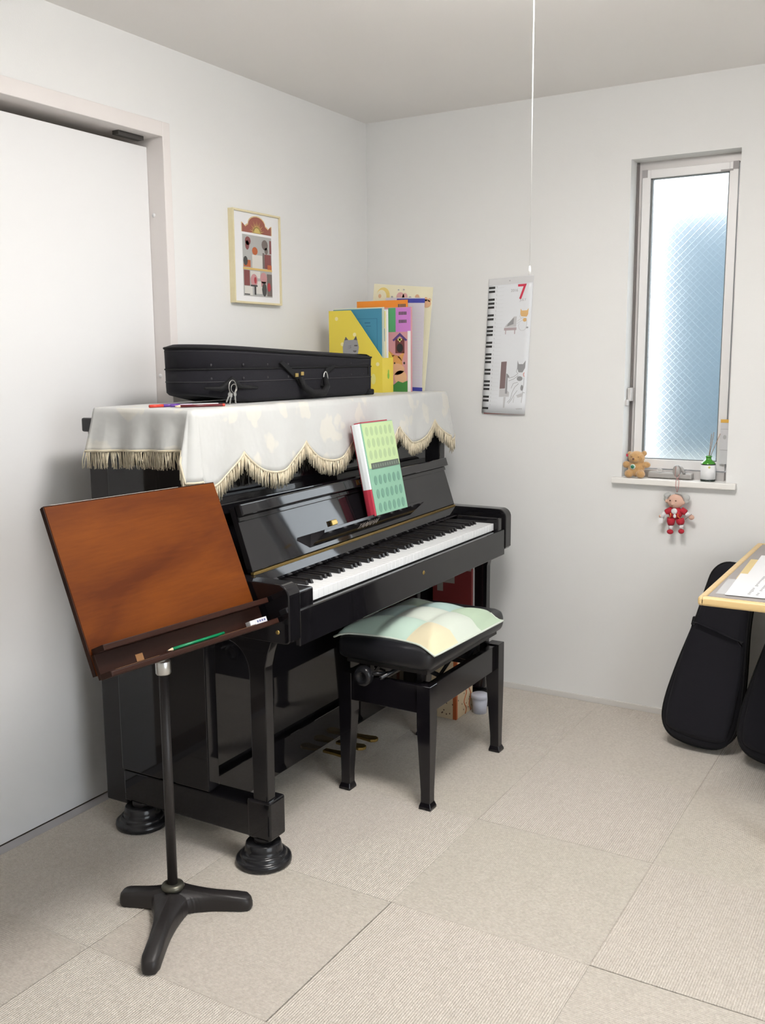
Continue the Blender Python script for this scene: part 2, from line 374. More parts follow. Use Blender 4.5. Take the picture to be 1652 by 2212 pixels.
# assumed balcony window, out of view, added to supply fill light
win2 = struct(bpy.data.objects.new('fill_window', None)); COL.objects.link(win2); win2.location = (RX+0.05, (W2Y0+W2Y1)/2, W2Z0)
xa, xb, ym = RX+0.03, RX+0.07, (W2Y0+W2Y1)/2
obj('window_frame', B().box(xa, xb, W2Y0, W2Y0+0.03, W2Z0, W2Z1).box(xa, xb, W2Y1-0.03, W2Y1, W2Z0, W2Z1).box(xa, xb, W2Y0+0.03, W2Y1-0.03, W2Z0, W2Z0+0.03).box(xa, xb, W2Y0+0.03, W2Y1-0.03, W2Z1-0.03, W2Z1), 'alu', win2)
pm = bpy.data.materials.new('clear_pane'); pm.use_nodes = True; nt = pm.node_tree; nt.nodes.clear()
mo = nt.nodes.new('ShaderNodeOutputMaterial'); mx_ = nt.nodes.new('ShaderNodeMixShader'); mx_.inputs[0].default_value = 0.08
tb_n = nt.nodes.new('ShaderNodeBsdfTransparent'); gb_n = nt.nodes.new('ShaderNodeBsdfGlossy'); gb_n.inputs['Roughness'].default_value = 0.03
nt.links.new(tb_n.outputs[0], mx_.inputs[1]); nt.links.new(gb_n.outputs[0], mx_.inputs[2]); nt.links.new(mx_.outputs[0], mo.inputs[0]); M['clear_pane'] = pm
for ya, yb in ((W2Y0+0.03, ym+0.02), (ym-0.02, W2Y1-0.03)):
    dx2 = 0.0 if ya < ym-0.1 else 0.016
    sh = obj('sash', B().box(xa+0.004+dx2, xa+0.018+dx2, ya, ya+0.04, W2Z0+0.03, W2Z1-0.03).box(xa+0.004+dx2, xa+0.018+dx2, yb-0.04, yb, W2Z0+0.03, W2Z1-0.03).box(xa+0.004+dx2, xa+0.018+dx2, ya+0.04, yb-0.04, W2Z0+0.03, W2Z0+0.08).box(xa+0.004+dx2, xa+0.018+dx2, ya+0.04, yb-0.04, W2Z1-0.08, W2Z1-0.03), 'alu_sash', win2)
    obj('pane', B().box(xa+0.010+dx2, xa+0.012+dx2, ya+0.04, yb-0.04, W2Z0+0.08, W2Z1-0.08), 'clear_pane', sh)
# what stands outside behind the figured glass
b = B(); b.box(0.775, 1.52, 1.55, 1.75, -0.4, 2.12)
for q in range(15): b.box(0.773, 1.522, 1.542, 1.55, -0.4+q*0.16, -0.4+q*0.16+0.15)
M['siding'] = mat('blue_grey_siding', (0.075, 0.115, 0.145), 0.7)
tag(obj('house_wall', b, 'siding'), 'blue-grey house wall seen blurred through the figured window glass', 'building')
M['ground'] = mat('outside_ground', (0.42, 0.41, 0.38), 0.9)
struct(obj('ground', B().box(-4, 12, -12, 12, -0.55, -0.40), 'ground'))
M['fence'] = mat('white_garden_wall', (0.46, 0.46, 0.42), 0.8)
tag(obj('garden_wall', B().box(-0.4, 2.6, 1.05, 1.13, -0.4, 0.86, 0.01), 'fence'), 'low white garden wall blurred at the foot of the window glass', 'wall')

# ------------------------------------------------------------------ ceiling lamp with its pull cord (above the frame)
lx, ly = LAMP_XY
lamp = thing('pendant_lamp', 'round white pendant lamp whose thin white pull cord hangs down', 'lamp', (lx, ly, HC-0.165))
obj('lamp_base', B().lathe([(0, 0), (0.055, 0), (0.060, -0.010), (0.055, -0.022), (0.014, -0.026), (0.012, -0.071), (0, -0.071)], (lx, ly, HC), 48), 'trim', lamp)
M['diffuser'] = mat('lamp_diffuser', (0.9, 0.9, 0.9), 0.5, emit=(LAMP_COLOR, LAMP_STRENGTH))
obj('lamp_shade', B().lathe([(0.013, -0.068), (0.12, -0.072), (0.21, -0.084), (0.252, -0.100), (0.262, -0.116), (0.252, -0.132), (0.215, -0.148), (0.13, -0.160), (0.0, -0.165)], (lx, ly, HC), 48), 'diffuser', lamp)
M['cord'] = mat('white_cord', (0.86, 0.86, 0.84), 0.6)
obj('pull_cord', B().cyl((lx, ly, HC-0.1645), (lx, ly, 1.527), 0.0010, 8), 'cord', lamp)
obj('cord_knob', B().lathe([(0, 0), (0.0018, 0.001), (0.0025, 0.008), (0.0015, 0.018), (0, 0.019)], (lx, ly, 1.510), 12), 'cord', lamp)

# ------------------------------------------------------------------ upright piano
PY0, PY1 = -1.675, -0.215
piano = thing('upright_piano', 'glossy black upright piano with open key lid and white keys', 'piano', (0.40, -0.945, 0.0))
def P(name, b, m='gloss', parent=None, **k): return obj(name, b, m, parent or piano, **k)
for y0, y1 in ((PY0, PY0+0.045), (PY1-0.045, PY1)):
    P('side_board', B().box(0.165, 0.490, y0, y1, 0.174, 1.190, 0.003))
P('back_frame', B().box(0.085, 0.165, PY0+0.012, PY1-0.012, 0.06, 1.165, 0.004), 'satin_black')
P('back_rim', B().box(0.095, 0.20, PY0-0.020, PY1-0.012, 1.155, 1.194, 0.006, 3))
P('lid', B().box(0.150, 0.4965, PY0-0.020, PY1-0.012, 1.190, 1.219, 0.005, 3))
P('upper_panel', B().box(0.44, 0.458, PY0+0.045, PY1-0.045, 0.70, 1.19, 0.001))
P('panel_strip', B().box(0.45, 0.500, PY0+0.045, PY1-0.045, 0.935, 0.966, 0.004))
P('knee_panel', B().box(0.425, 0.447, PY0+0.045, PY1-0.045, 0.195, 0.625, 0.001))
P('bottom_rail', B().box(0.425, 0.470, PY0+0.045, PY1-0.045, 0.085, 0.193, 0.003))
P('bottom_board', B().box(0.165, 0.425, PY0+0.045, PY1-0.045, 0.075, 0.095), 'satin_black')
# arms: profile with rounded nose
arm = [(0.470, 0.632), (0.755, 0.632), (0.765, 0.634), (0.772, 0.642)]
arm += [(0.740+0.032*math.cos(a), 0.755+0.032*math.sin(a)) for a in [PI/2*q/8 for q in range(9)]] + [(0.470, 0.787)]
for y0 in (PY0, PY1-0.052):
    a = P('arm', B().prism(arm, (0, y0, 0), X, Z, Y, 0, 0.052, 0.003, 2), 'gloss')
    yb = y0 if y0 == PY0 else PY1-0.052
# keybed and key slip
P('keybed', B().box(0.45, 0.752, PY0+0.052, PY1-0.052, 0.628, 0.668, 0.002), 'gloss_in')
P('key_slip', B().box(0.752, 0.768, PY0+0.052, PY1-0.052, 0.615, 0.712, 0.003))
P('lock_plate', B().lathe([(0, 0.002), (0.005, 0.002), (0.007, 0)], (0.768, -0.93, 0.675), 14, X), 'old_brass')
KY0, KL = -1.5457, 1.225
for y0, y1 in ((PY0+0.052, KY0-0.002), (KY0+KL+0.002, PY1-0.052)):
    P('key_block', B().box(0.590, 0.762, y0, y1, 0.668, 0.760, 0.006, 3))
# keys
kf = P('key_frame', B().box(0.55, 0.740, KY0, KY0+KL, 0.668, 0.712), 'ink')
W = KL/52.0
def linked(name, me, loc, parent):
    o = bpy.data.objects.new(name, me); COL.objects.link(o); o.parent = parent; o.location = Vector(loc)-wloc(parent); return o
w0 = obj('white_key', B().box(0.560, 0.7455, KY0+0.0005, KY0+W-0.0005, 0.714, 0.740, 0.0012, 2), 'white_key', kf, origin=(0.7455, KY0, 0.714))
for q in range(1, 52): linked('white_key', w0.data, (0.7455, KY0+q*W, 0.714), kf)
t = [(0.562, 0.738), (0.6955, 0.738), (0.689, 0.7515), (0.562, 0.7525)]
b0 = None
for q in range(51):
    if (q+5) % 7 in (2, 6): continue          # white keys start on A: no black key after B and E
    y = KY0+(q+1)*W
    if b0 is None: b0 = obj('black_key', B().prism(t, (0, y-0.0055, 0), X, Z, Y, 0, 0.011, 0.0012, 2), 'black_key', kf, origin=(0.69, y, 0.738))
    else: linked('black_key', b0.data, (0.69, y, 0.738), kf)
# fixed strip over the key backs, hinge, open key lid with music ledge
FY0, FY1 = PY0+0.059, PY1-0.059
P('key_felt', B().box(0.575, 0.583, FY0+0.02, FY1-0.02, 0.7535, 0.7562), 'red_felt')
nose = P('nose_strip', B().prism([(0.53, 0.758), (0.600, 0.756), (0.602, 0.764), (0.590, 0.786), (0.53, 0.786)], (0, FY0, 0), X, Z, Y, 0, FY1-FY0, 0.0015))
hinge = P('piano_hinge', B().box(0.581, 0.592, FY0, FY1, 0.7855, 0.7935, 0.001), 'old_brass')
ft = math.atan2(0.062, 0.19); FU = Vector((-math.sin(ft), 0, math.cos(ft))); FN = Vector((math.cos(ft), 0, math.sin(ft)))
FO = Vector((0.588, FY0, 0.795)); FLW = FY1-FY0
fall = P('fallboard', B().prism([(0, 0), (FLW, 0), (FLW, 0.178), (0, 0.178)], FO, Y, FU, FN, -0.018, 0, 0.002))
obj('front_lip', B().prism([(0, 0.150), (FLW, 0.150), (FLW, 0.181), (0, 0.181)], FO, Y, FU, FN, 0.0005, 0.022, 0.004, 3), 'gloss', fall)
obj('lip_bead', B().prism([(0, 0.136), (FLW, 0.136), (FLW, 0.1495), (0, 0.1495)], FO, Y, FU, FN, 0.0005, 0.006, 0.002, 2), 'gloss', fall)
lp = obj('lock_catch', B().prism(rect(-0.018, 0.157, 0.018, 0.174), FO+Y*(-0.975-FY0), Y, FU, FN, 0.022, 0.0235), 'brass', fall)
obj('catch_slot', B().prism(rect(-0.004, 0.161, 0.005, 0.170), FO+Y*(-0.975-FY0), Y, FU, FN, 0.0236, 0.0241), 'ink', fall)
r0, r1 = -1.315-FY0, -0.610-FY0
bl = B(); hv = []
for (n_, v_, y0_, y1_) in ((0.0005, 0.014, r0-0.006, r1-0.045), (0.050, 0.044, r0+0.012, r1-0.012), (0.050, 0.052, r0+0.018, r1), (0.0005, 0.052, r0+0.018, r1)):
    hv += [bl.bm.verts.new(FO+Y*y0_+FU*v_+FN*n_), bl.bm.verts.new(FO+Y*y1_+FU*v_+FN*n_)]
bmesh.ops.convex_hull(bl.bm, input=hv)
led = obj('music_ledge', bl, 'gloss_in', fall)
LV = (FN*0.0495+FU*0.030).normalized(); LN = (FN*0.030-FU*0.0495).normalized()
obj('ledge_knob', B().prism([(-0.018, 0.056), (0.012, 0.056), (0.018, 0.063), (0.012, 0.073), (-0.018, 0.073)], FO+Y*(-1.165-FY0), Y, FU, FN, 0.0005, 0.010, 0.002), 'brass', fall)
M['letter'] = mat('dull_brass_letter', (0.34, 0.30, 0.26), 0.6)
text('maker_name', 'YAMAHA', 0.036, FO+Y*(-1.000-FY0)+FN*0.026+FU*0.0295, Y, LV, LN, 'letter', fall, off=0.0004, xs=0.90, bold=0.0006)
# lid, hinge and strip close a touch askew between the arms
for o in (nose, hinge, fall):
    c = Vector((0.585, -0.945, 0))-piano.location; q = Matrix.Rotation(math.radians(2.3), 3, 'Z')
    o.location = c+q @ (o.location-c); o.rotation_euler.z = math.radians(2.3)
# toe blocks, legs, casters
for sgn, yo in ((1, PY0-0.004), (-1, PY1+0.004)):
    ya, yb = (yo, yo+0.072*sgn); y0, y1 = min(ya, yb), max(ya, yb)
    tb = P('toe_block', B().box(0.17, 0.625, y0+0.004, y1-0.004, 0.080, 0.172, 0.004).box(0.62, 0.697, y0, y1, 0.078, 0.190, 0.007, 3))
    l0 = y0+0.006 if sgn > 0 else y1-0.042
    prof = [(0.640, 0.188), (0.688, 0.188), (0.690, 0.56), (0.700, 0.60), (0.712, 0.632), (0.520, 0.632), (0.545, 0.625)]
    prof += [(0.560+0.078*math.sin(a), 0.535+0.085*math.cos(a)) for a in [PI/2*q/8 for q in range(9)]]
    P('leg', B().prism(prof, (0, l0, 0), X, Z, Y, 0, 0.034, 0.002))
    for cx in (0.648, 0.205):
        c = (cx, yo+(0.034 if sgn > 0 else -0.004), 0.0)
        ca = P('caster', B().lathe([(0, 0.0625), (0.026, 0.0625), (0.026, 0.074), (0.010, 0.0775), (0, 0.0775)], c, 20), 'iron')
        cup = obj('caster_cup', B().lathe([(0, 0.001), (0.072, 0.001), (0.0755, 0.003), (0.0765, 0.010), (0.0750, 0.017), (0.0700, 0.0205), (0.0640, 0.0215), (0.0630, 0.026), (0.0610, 0.031), (0.0545, 0.0335), (0.0520, 0.0345), (0.0505, 0.045), (0.0480, 0.058), (0.0450, 0.0615), (0, 0.0615)], c, 48), 'black_plastic')
        tag(cup, {(1, 0.648): 'round stepped black caster cup under the piano foot nearest the music stand', (1, 0.205): 'round black caster cup under the rear near corner of the piano',
                  (-1, 0.648): 'round black caster cup under the far front foot of the piano, behind the bench leg', (-1, 0.205): 'round black caster cup under the hidden far rear corner of the piano'}[(sgn, cx)], 'caster cup', 'caster cups')
    P('bracket_screw', B().lathe([(0, 0.003), (0.005, 0.0025), (0.006, 0)], (0.735, PY0 if sgn > 0 else PY1, 0.662), 12, (0, -sgn, 0)), 'old_brass')
# pedals
for py in (-1.055, -0.975, -0.895):
    prof = [(0.490, -0.010), (0.535, -0.012), (0.585, -0.020), (0.598, -0.012), (0.602, 0.0), (0.598, 0.012), (0.585, 0.020), (0.535, 0.012), (0.490, 0.010)]
    P('pedal', B().prism(prof, (-0.030, py, 0.058), X, Y, Z, 0, 0.010, 0.002), 'old_brass')

# ------------------------------------------------------------------ piano cover cloth
def satin():
    m = mat('ivory_satin', (0.80, 0.775, 0.70), 0.42, spec=0.45, sheen=0.3)
    nt = m.node_tree; b = nt.nodes['Principled BSDF']
    tc = nt.nodes.new('ShaderNodeTexCoord'); n0 = nt.nodes.new('ShaderNodeTexNoise'); n0.inputs['Scale'].default_value = 14; n0.inputs['Detail'].default_value = 2
    nt.links.new(tc.outputs['Object'], n0.inputs['Vector'])
    mx = nt.nodes.new('ShaderNodeVectorMath'); mx.operation = 'MULTIPLY_ADD'; mx.inputs[1].default_value = (0.13, 0.13, 0.13)
    nt.links.new(n0.outputs['Color'], mx.inputs[0]); nt.links.new(tc.outputs['Object'], mx.inputs[2])
    vo = nt.nodes.new('ShaderNodeTexVoronoi'); vo.inputs['Scale'].default_value = 8.5; vo.inputs['Randomness'].default_value = 0.9
    nt.links.new(mx.outputs[0], vo.inputs['Vector'])
    cr = nt.nodes.new('ShaderNodeValToRGB'); cr.color_ramp.elements[0].position = 0.27; cr.color_ramp.elements[1].position = 0.34
    cr.color_ramp.elements[0].color = (0.625, 0.61, 0.555, 1); cr.color_ramp.elements[1].color = (0.54, 0.545, 0.53, 1)
    nt.links.new(vo.outputs['Distance'], cr.inputs['Fac']); nt.links.new(cr.outputs['Color'], b.inputs['Base Color'])
    rr = nt.nodes.new('ShaderNodeMapRange'); rr.inputs[1].default_value = 0.27; rr.inputs[2].default_value = 0.34; rr.inputs[3].default_value = 0.60; rr.inputs[4].default_value = 0.36
    nt.links.new(vo.outputs['Distance'], rr.inputs[0]); nt.links.new(rr.outputs[0], b.inputs['Roughness'])
    n2 = nt.nodes.new('ShaderNodeTexNoise'); n2.inputs['Scale'].default_value = 9; n2.inputs['Detail'].default_value = 3
    nt.links.new(tc.outputs['Object'], n2.inputs['Vector'])
    bp = nt.nodes.new('ShaderNodeBump'); bp.inputs['Strength'].default_value = 0.35; bp.inputs['Distance'].default_value = 0.02
    nt.links.new(n2.outputs['Fac'], bp.inputs['Height']); nt.links.new(bp.outputs['Normal'], b.inputs['Normal'])
    return m
M['satin'] = satin()
M['fringe'] = mat('beige_fringe', (0.60, 0.52, 0.37), 0.75, sheen=0.2, vary=(60, (0.70, 0.63, 0.48), 0.35, 0.65))
CX0, CX1, CY0, CY1, CZ = 0.155, 0.5035, PY0-0.027, PY1-0.004, 1.2225
Rr = 0.016
path = []      # (x, y, nx, ny, kind, param)
NL = 46; NF = 190; NC = 24
for q in range(NL+1): path.append((CX0+(CX1-Rr-CX0)*q/NL, CY0, 0, -1, 'L', q/NL))
for q in range(1, NC): a = PI/2*q/NC; path.append((CX1-Rr+Rr*math.sin(a), CY0+Rr-Rr*math.cos(a), math.sin(a), -math.cos(a), 'CL', q/NC))
for q in range(NF+1): path.append((CX1, CY0+Rr+(CY1-CY0-2*Rr)*q/NF, 1, 0, 'F', q/NF))
for q in range(1, NC): a = PI/2*q/NC; path.append((CX1-Rr+Rr*math.cos(a), CY1-Rr+Rr*math.sin(a), math.cos(a), math.sin(a), 'CR', q/NC))
for q in range(NL+1): path.append((CX1-Rr+(CX0-CX1+Rr)*q/NL, CY1, 0, 1, 'R', q/NL))
peaks = [-1.795, -1.510, -1.205, -0.915, -0.635, -0.350, -0.075]
def drop_front(y):
    for a, c in zip(peaks, peaks[1:]):
        if a <= y <= c:
            t = (y-a)/(c-a); sc = math.sin(PI*t)**0.75
            up = 0.030*(y+1.7)/1.5
            return 0.122-up+0.074*sc
    return 0.15
def skirt(pt):
    x, y, nx, ny, kd, t = pt
    if kd == 'F':
        L = drop_front(y); fl = 0.010+0.006*math.sin(y*17)+0.004*math.sin(y*41)
        e0 = max(0, 1-(y-CY0)/0.14); e1 = max(0, 1-(CY1-y)/0.10)
        fl += 0.006*e0**2+0.008*e1**2; L += 0.004*e0
        return L, fl
    if kd in ('CL', 'CR'):
        L = 0.112+0.070*min(1, t*6) if kd == 'CL' else 0.182-0.055*t**1.5
        return L, (0.040*(1-t)+0.012*t) if kd == 'CL' else 0.020+0.012*math.sin(PI*t)
    dx = (x-CX0)/(CX1-CX0)
    L = 0.100+0.012*(1-dx); e = max(0, 1-(CX1-x)/0.05)
    fl = (0.016+0.009*math.sin(x*62+0.8)+0.030*e**2+0.030*max(0, 1-(x-CX0)/0.07)) if kd == 'L' else 0.012+0.008*e
    return L, fl
b = B(); NR = 12; rows = []
for r in range(NR+1):
    row = []
    for pt in path:
        L, fl = skirt(pt); d = r/NR
        x, y, nx, ny = pt[:4]
        if r == 0: off, z = -0.006, CZ
        elif r == 1: off, z = 0.0, CZ-0.003
        else:
            dd = (r-1)/(NR-1); off = 0.002+fl*dd**1.15; z = CZ-0.003-L*dd
        row.append((x+nx*off, y+ny*off, z))
    rows.append(row)
vs = b.grid(rows)
top = b.bm.faces.new(vs[0]); top.smooth = True
bmesh.ops.recalc_face_normals(b.bm, faces=b.bm.faces)
edge = [Vector(p) for p in rows[-1]]
cloth = obj('piano_cover', b, 'satin'); tag(cloth, 'ivory satin piano cover with scalloped fringed edge draped over the piano lid', 'cover cloth')
sd = cloth.modifiers.new('thickness', 'SOLIDIFY'); sd.thickness = 0.0016; sd.offset = 1.0
obj('braid', B().tube(edge, 0.0036, 6), 'fringe', cloth)
b = B(); acc_l = 0.0
for (p, q), pt in zip(zip(edge, edge[1:]), path):
    seg = (q-p).length; n = max(1, int(round(seg/0.0021)))
    for k in range(n):
        c = p.lerp(q, (k+random.random()*0.6)/n); tx = (q-p).normalized()
        nrm = Vector((pt[2], pt[3], 0))
        ln = 0.047*random.uniform(0.86, 1.08); lean = random.gauss(0, 0.0045); c = c+nrm*random.uniform(-0.002, 0.002)
        e = c+Vector((0, 0, -ln))+tx*lean+nrm*random.uniform(-0.004, 0.002)
        b.tube([c, c.lerp(e, 0.5)+tx*random.gauss(0, 0.0012), e], [0.0013, 0.0015, 0.0012], 3)
fr = obj('fringe', b, 'fringe', cloth); fr['kind'] = 'stuff'
TOPZ = CZ+0.0018

# ------------------------------------------------------------------ thick songbook on the music ledge
bt = math.atan2(0.060, 0.29); BU = Vector((-math.sin(bt), 0, math.cos(bt))); BN = Vector((math.cos(bt), 0, math.sin(bt)))
BO = Vector((0.630, -0.985, 0.857)); BW, BH, BT = 0.205, 0.296, 0.036
book = thing('songbook', 'thick green songbook with white and red spine on the piano music ledge', 'book', BO-BN*BT)
flatm('book_pale_green', (0.50, 0.65, 0.34)); flatm('book_teal', (0.24, 0.46, 0.33)); flatm('book_red', (0.42, 0.03, 0.055)); flatm('spine_white', (0.74, 0.78, 0.80), 0.35)
flatm('oval_a', (0.40, 0.53, 0.29)); flatm('oval_b', (0.155, 0.315, 0.235)); flatm('band_grey', (0.10, 0.12, 0.10)); flatm('page_edge', (0.78, 0.74, 0.66))
b = B(); b.prism(rect(0.003, 0.003, BW-0.003, BH-0.003), BO, Y, BU, BN, -BT+0.002, -0.002); obj('pages', b, 'page_edge', book)
obj('back_cover', B().prism(rect(0, 0, BW, BH), BO, Y, BU, BN, -BT, -BT+0.002), 'book_red', book)
fc = obj('front_cover', B().prism(rect(0, 0, BW, BH), BO, Y, BU, BN, -0.002, 0), 'book_teal', book)
b = B(); sp = [(-0.003+0.0*k, 0) for k in range(1)]
prof = [(0.003, -BT), (-0.004, -BT*0.85), (-0.006, -BT*0.5), (-0.004, -BT*0.15), (0.003, 0.0), (0.0035, -0.004), (0.0, -BT*0.5), (0.0035, -BT+0.004)]
obj('spine', B().prism(prof, BO+BU*0.085, Y, BN, BU, 0, BH-0.085), 'spine_white', book)
obj('spine_foot', B().prism(prof, BO, Y, BN, BU, 0, 0.085), 'book_red', book)
obj('cover_top_print', B().prism(rect(0.006, 0.150, BW, BH-0.002), BO, Y, BU, BN, 0.0001, 0.0006), 'book_pale_green', fc)
obj('red_top_edge', B().prism(rect(0.01, BH, BW-0.03, BH+0.004), BO, Y, BU, BN, -0.03, -0.001), 'book_red', book)
obj('title_band', B().prism(rect(0.020, 0.146, BW-0.006, 0.166), BO, Y, BU, BN, 0.0007, 0.0011), 'band_grey', fc)
b = B()
for k in range(11): b.prism(rect(0.028+k*0.0152, 0.151, 0.028+k*0.0152+0.0085, 0.161), BO, Y, BU, BN, 0.0012, 0.0014)
M['band_letter'] = mat('band_letter', (0.17, 0.21, 0.17), 0.6); obj('title_strokes', b, 'band_letter', fc)
for rr in range(6):
    b = B()
    v = (0.022, 0.066, 0.110, 0.192, 0.230, 0.268)[rr]
    for k in range(6): b.prism(ell(0.030+k*0.0300, v, 0.0095, 0.0155, 14, rot=-0.12), BO, Y, BU, BN, 0.0007, 0.0010)
    obj('oval_print', b, 'oval_b' if rr < 3 else 'oval_a', fc)

# ------------------------------------------------------------------ instrument case on the piano
def outline_case(pts, n=10):
    """closed smooth outline through control points (Catmull-Rom)"""
    out = []; N = len(pts)
    for i in range(N):
        p0, p1, p2, p3 = [Vector((*pts[(i+k-1) % N], 0)) for k in range(4)]
        for q in range(n):
            t = q/n
            v = 0.5*((2*p1)+(-p0+p2)*t+(2*p0-5*p1+4*p2-p3)*t*t+(-p0+3*p1-3*p2+p3)*t**3)
            out.append((v.x, v.y))
    return out
def shell(b, out, levels, cen):
    """stack of scaled outlines: levels = [(z, inset)] ; cen=(x,y)"""
    cx, cy = cen; rows = []
    n = len(out)
    nrm = []
    for i in range(n):
        a = Vector((*out[i-1], 0)); c = Vector((*out[(i+1) % n], 0)); t = (c-a).normalized(); nrm.append(Vector((t.y, -t.x, 0)))
    ar = sum(out[i][0]*out[(i+1) % n][1]-out[(i+1) % n][0]*out[i][1] for i in range(n))
    sg = 1 if ar > 0 else -1
    for z, ins in levels:
        row = []
        for i in range(n):
            p = Vector((*out[i], 0))-nrm[i]*sg*ins
            zz = z(p.x, p.y) if callable(z) else z
            row.append((p.x, p.y, zz))
        rows.append(row)
    vs = b.grid(rows, True, True)
    b.bm.faces.new(vs[0][::-1]); b.bm.faces.new(vs[-1])
    bmesh.ops.recalc_face_normals(b.bm, faces=b.bm.faces)
case = thing('violin_case', 'black nylon violin case lying on the satin piano cover', 'violin case', (0.29, -1.1, TOPZ))
ctl = [(0.425, -0.70), (0.420, -0.95), (0.412, -1.20), (0.402, -1.36), (0.365, -1.458), (0.275, -1.502), (0.195, -1.45), (0.175, -1.28), (0.180, -1.00), (0.190, -0.72), (0.215, -0.665), (0.400, -0.665)]
out = outline_case(ctl, 8)
z0 = TOPZ+0.001
lift = lambda x, y: max(0.0, (-y-1.33))*0.17
tall = lambda x, y: 0.030*max(0.0, min(1.0, (-y-0.75)/0.75))
zs = z0+0.098
lowlev = [(lambda x, y: z0+lift(x, y), 0.020), (lambda x, y: z0+0.004+lift(x, y)*0.9, 0.007), (lambda x, y: z0+0.014+lift(x, y)*0.7, 0.001), (z0+0.05, 0.0), (zs-0.003, 0.0), (zs-0.0005, 0.003)]
b = B(); shell(b, out, lowlev, (0.3, -1.1)); obj('case_body', b, 'nylon', case)
b = B(); shell(b, out, [(zs, 0.003), (zs+0.002, 0.0), (lambda x, y: zs+0.025+tall(x, y), -0.001), (lambda x, y: zs+0.036+tall(x, y), 0.005), (lambda x, y: zs+0.0415+tall(x, y), 0.022), (lambda x, y: zs+0.043+tall(x, y), 0.06)], (0.3, -1.1)); obj('case_lid', b, 'nylon', case)
def around(out, z, off, i0=0.0, i1=1.0):
    n = len(out); ar = sum(out[i][0]*out[(i+1) % n][1]-out[(i+1) % n][0]*out[i][1] for i in range(n)); sg = 1 if ar > 0 else -1
    res = []
    for i in range(int(n*i0), int(n*i1)):
        a = Vector((*out[i-1], 0)); c = Vector((*out[(i+1) % n], 0)); t = (c-a).normalized(); nn = Vector((t.y, -t.x, 0))*sg
        p = Vector((*out[i], 0))+nn*off; zz = z(p.x, p.y) if callable(z) else z
        res.append((p.x, p.y, zz))
    return res
obj('zipper', B().tube(around(out, zs, 0.0005), 0.0026, 6, True), 'nylon_dark', case)
obj('lid_piping', B().tube(around(out, lambda x, y: zs+0.031+tall(x, y), 0.0012), 0.0034, 8, True), 'nylon_dark', case)
obj('lid_seam', B().tube(around(out, lambda x, y: zs+0.024+tall(x, y)*0.9, 0.0008), 0.0010, 6, True), 'nylon_lite', case)
obj('lower_piping', B().tube(around(out, z0+0.062, 0.0004), 0.0016, 6, True), 'nylon_lite', case)
obj('zipper_pull', B().box(0.423, 0.428, -0.690, -0.681, zs-0.028, zs+0.004, 0.001), 'nylon_dark', case)
# handle: two webbing ends and a padded grip
hx = 0.424
obj('handle_strap', B().prism([(-1.205, zs+0.016), (-1.190, zs+0.022), (-1.095, zs-0.025), (-1.055, zs-0.060), (-1.085, zs-0.066), (-1.115, zs-0.038)], (0.418, 0, 0), Y, Z, X, 0, 0.006, 0.001), 'nylon_dark', case)
obj('handle_strap', B().prism([(-0.955, zs-0.004), (-0.900, zs+0.008), (-0.900, zs+0.000), (-0.945, zs-0.020), (-0.965, zs-0.062), (-0.985, zs-0.058)], (0.4215, 0, 0), Y, Z, X, 0, 0.005, 0.001), 'nylon_dark', case)
obj('grip', B().tube([(0.430, -1.108, zs-0.030), (0.440, -1.100, zs-0.060), (0.445, -1.060, zs-0.080), (0.445, -1.000, zs-0.080), (0.440, -0.972, zs-0.060), (0.430, -0.968, zs-0.032)], [0.008, 0.010, 0.012, 0.012, 0.010, 0.008], 10), 'nylon_dark', case)
for yy, zz in ((-1.125, zs-0.022), (-1.095, zs-0.018)):
    obj('strap_buckle', B().box(0.4265, 0.430, yy-0.008, yy+0.008, zz-0.006, zz+0.006, 0.001), 'old_brass', case)
obj('carry_loop', B().tube([(0.4265, -0.960+0.012*math.sin(a), zs-0.036+0.022*math.cos(a)) for a in [2*PI*q/18 for q in range(18)]], 0.002, 6, True), 'steel', case)
obj('music_pocket', B().tube([(0.408, -1.30, zs-0.055), (0.405, -1.375, zs-0.050), (0.398, -1.405, zs-0.035), (0.386, -1.440, zs-0.055), (0.372, -1.495, zs-0.052)], [0.004, 0.007, 0.015, 0.008, 0.003], 8), 'nylon_dark', case)
for yy in (-1.47, -1.36, -1.25, -1.15, -0.80, -0.72):
    for dz in (0.012, -0.026):
        xx = max(p[0] for p in out if abs(p[1]-yy) < 0.04)
        obj('stud', B().lathe([(0, 0.0015), (0.003, 0.001), (0.004, 0)], (xx-0.001, yy, zs+dz), 10, X), 'nylon_lite', case)
obj('end_ring', B().tube([(0.405, -0.660, zs-0.045+0.012*math.cos(a)) if False else (0.405+0.006*math.sin(a), -0.658+0.006*math.sin(a), zs-0.042+0.012*math.cos(a)) for a in [2*PI*q/14 for q in range(14)]], 0.0018, 6, True), 'nylon_dark', case)
obj('corner_foot', B().box(0.395, 0.432, -0.690, -0.655, z0, z0+0.020, 0.005, 2), 'nylon_dark', case)
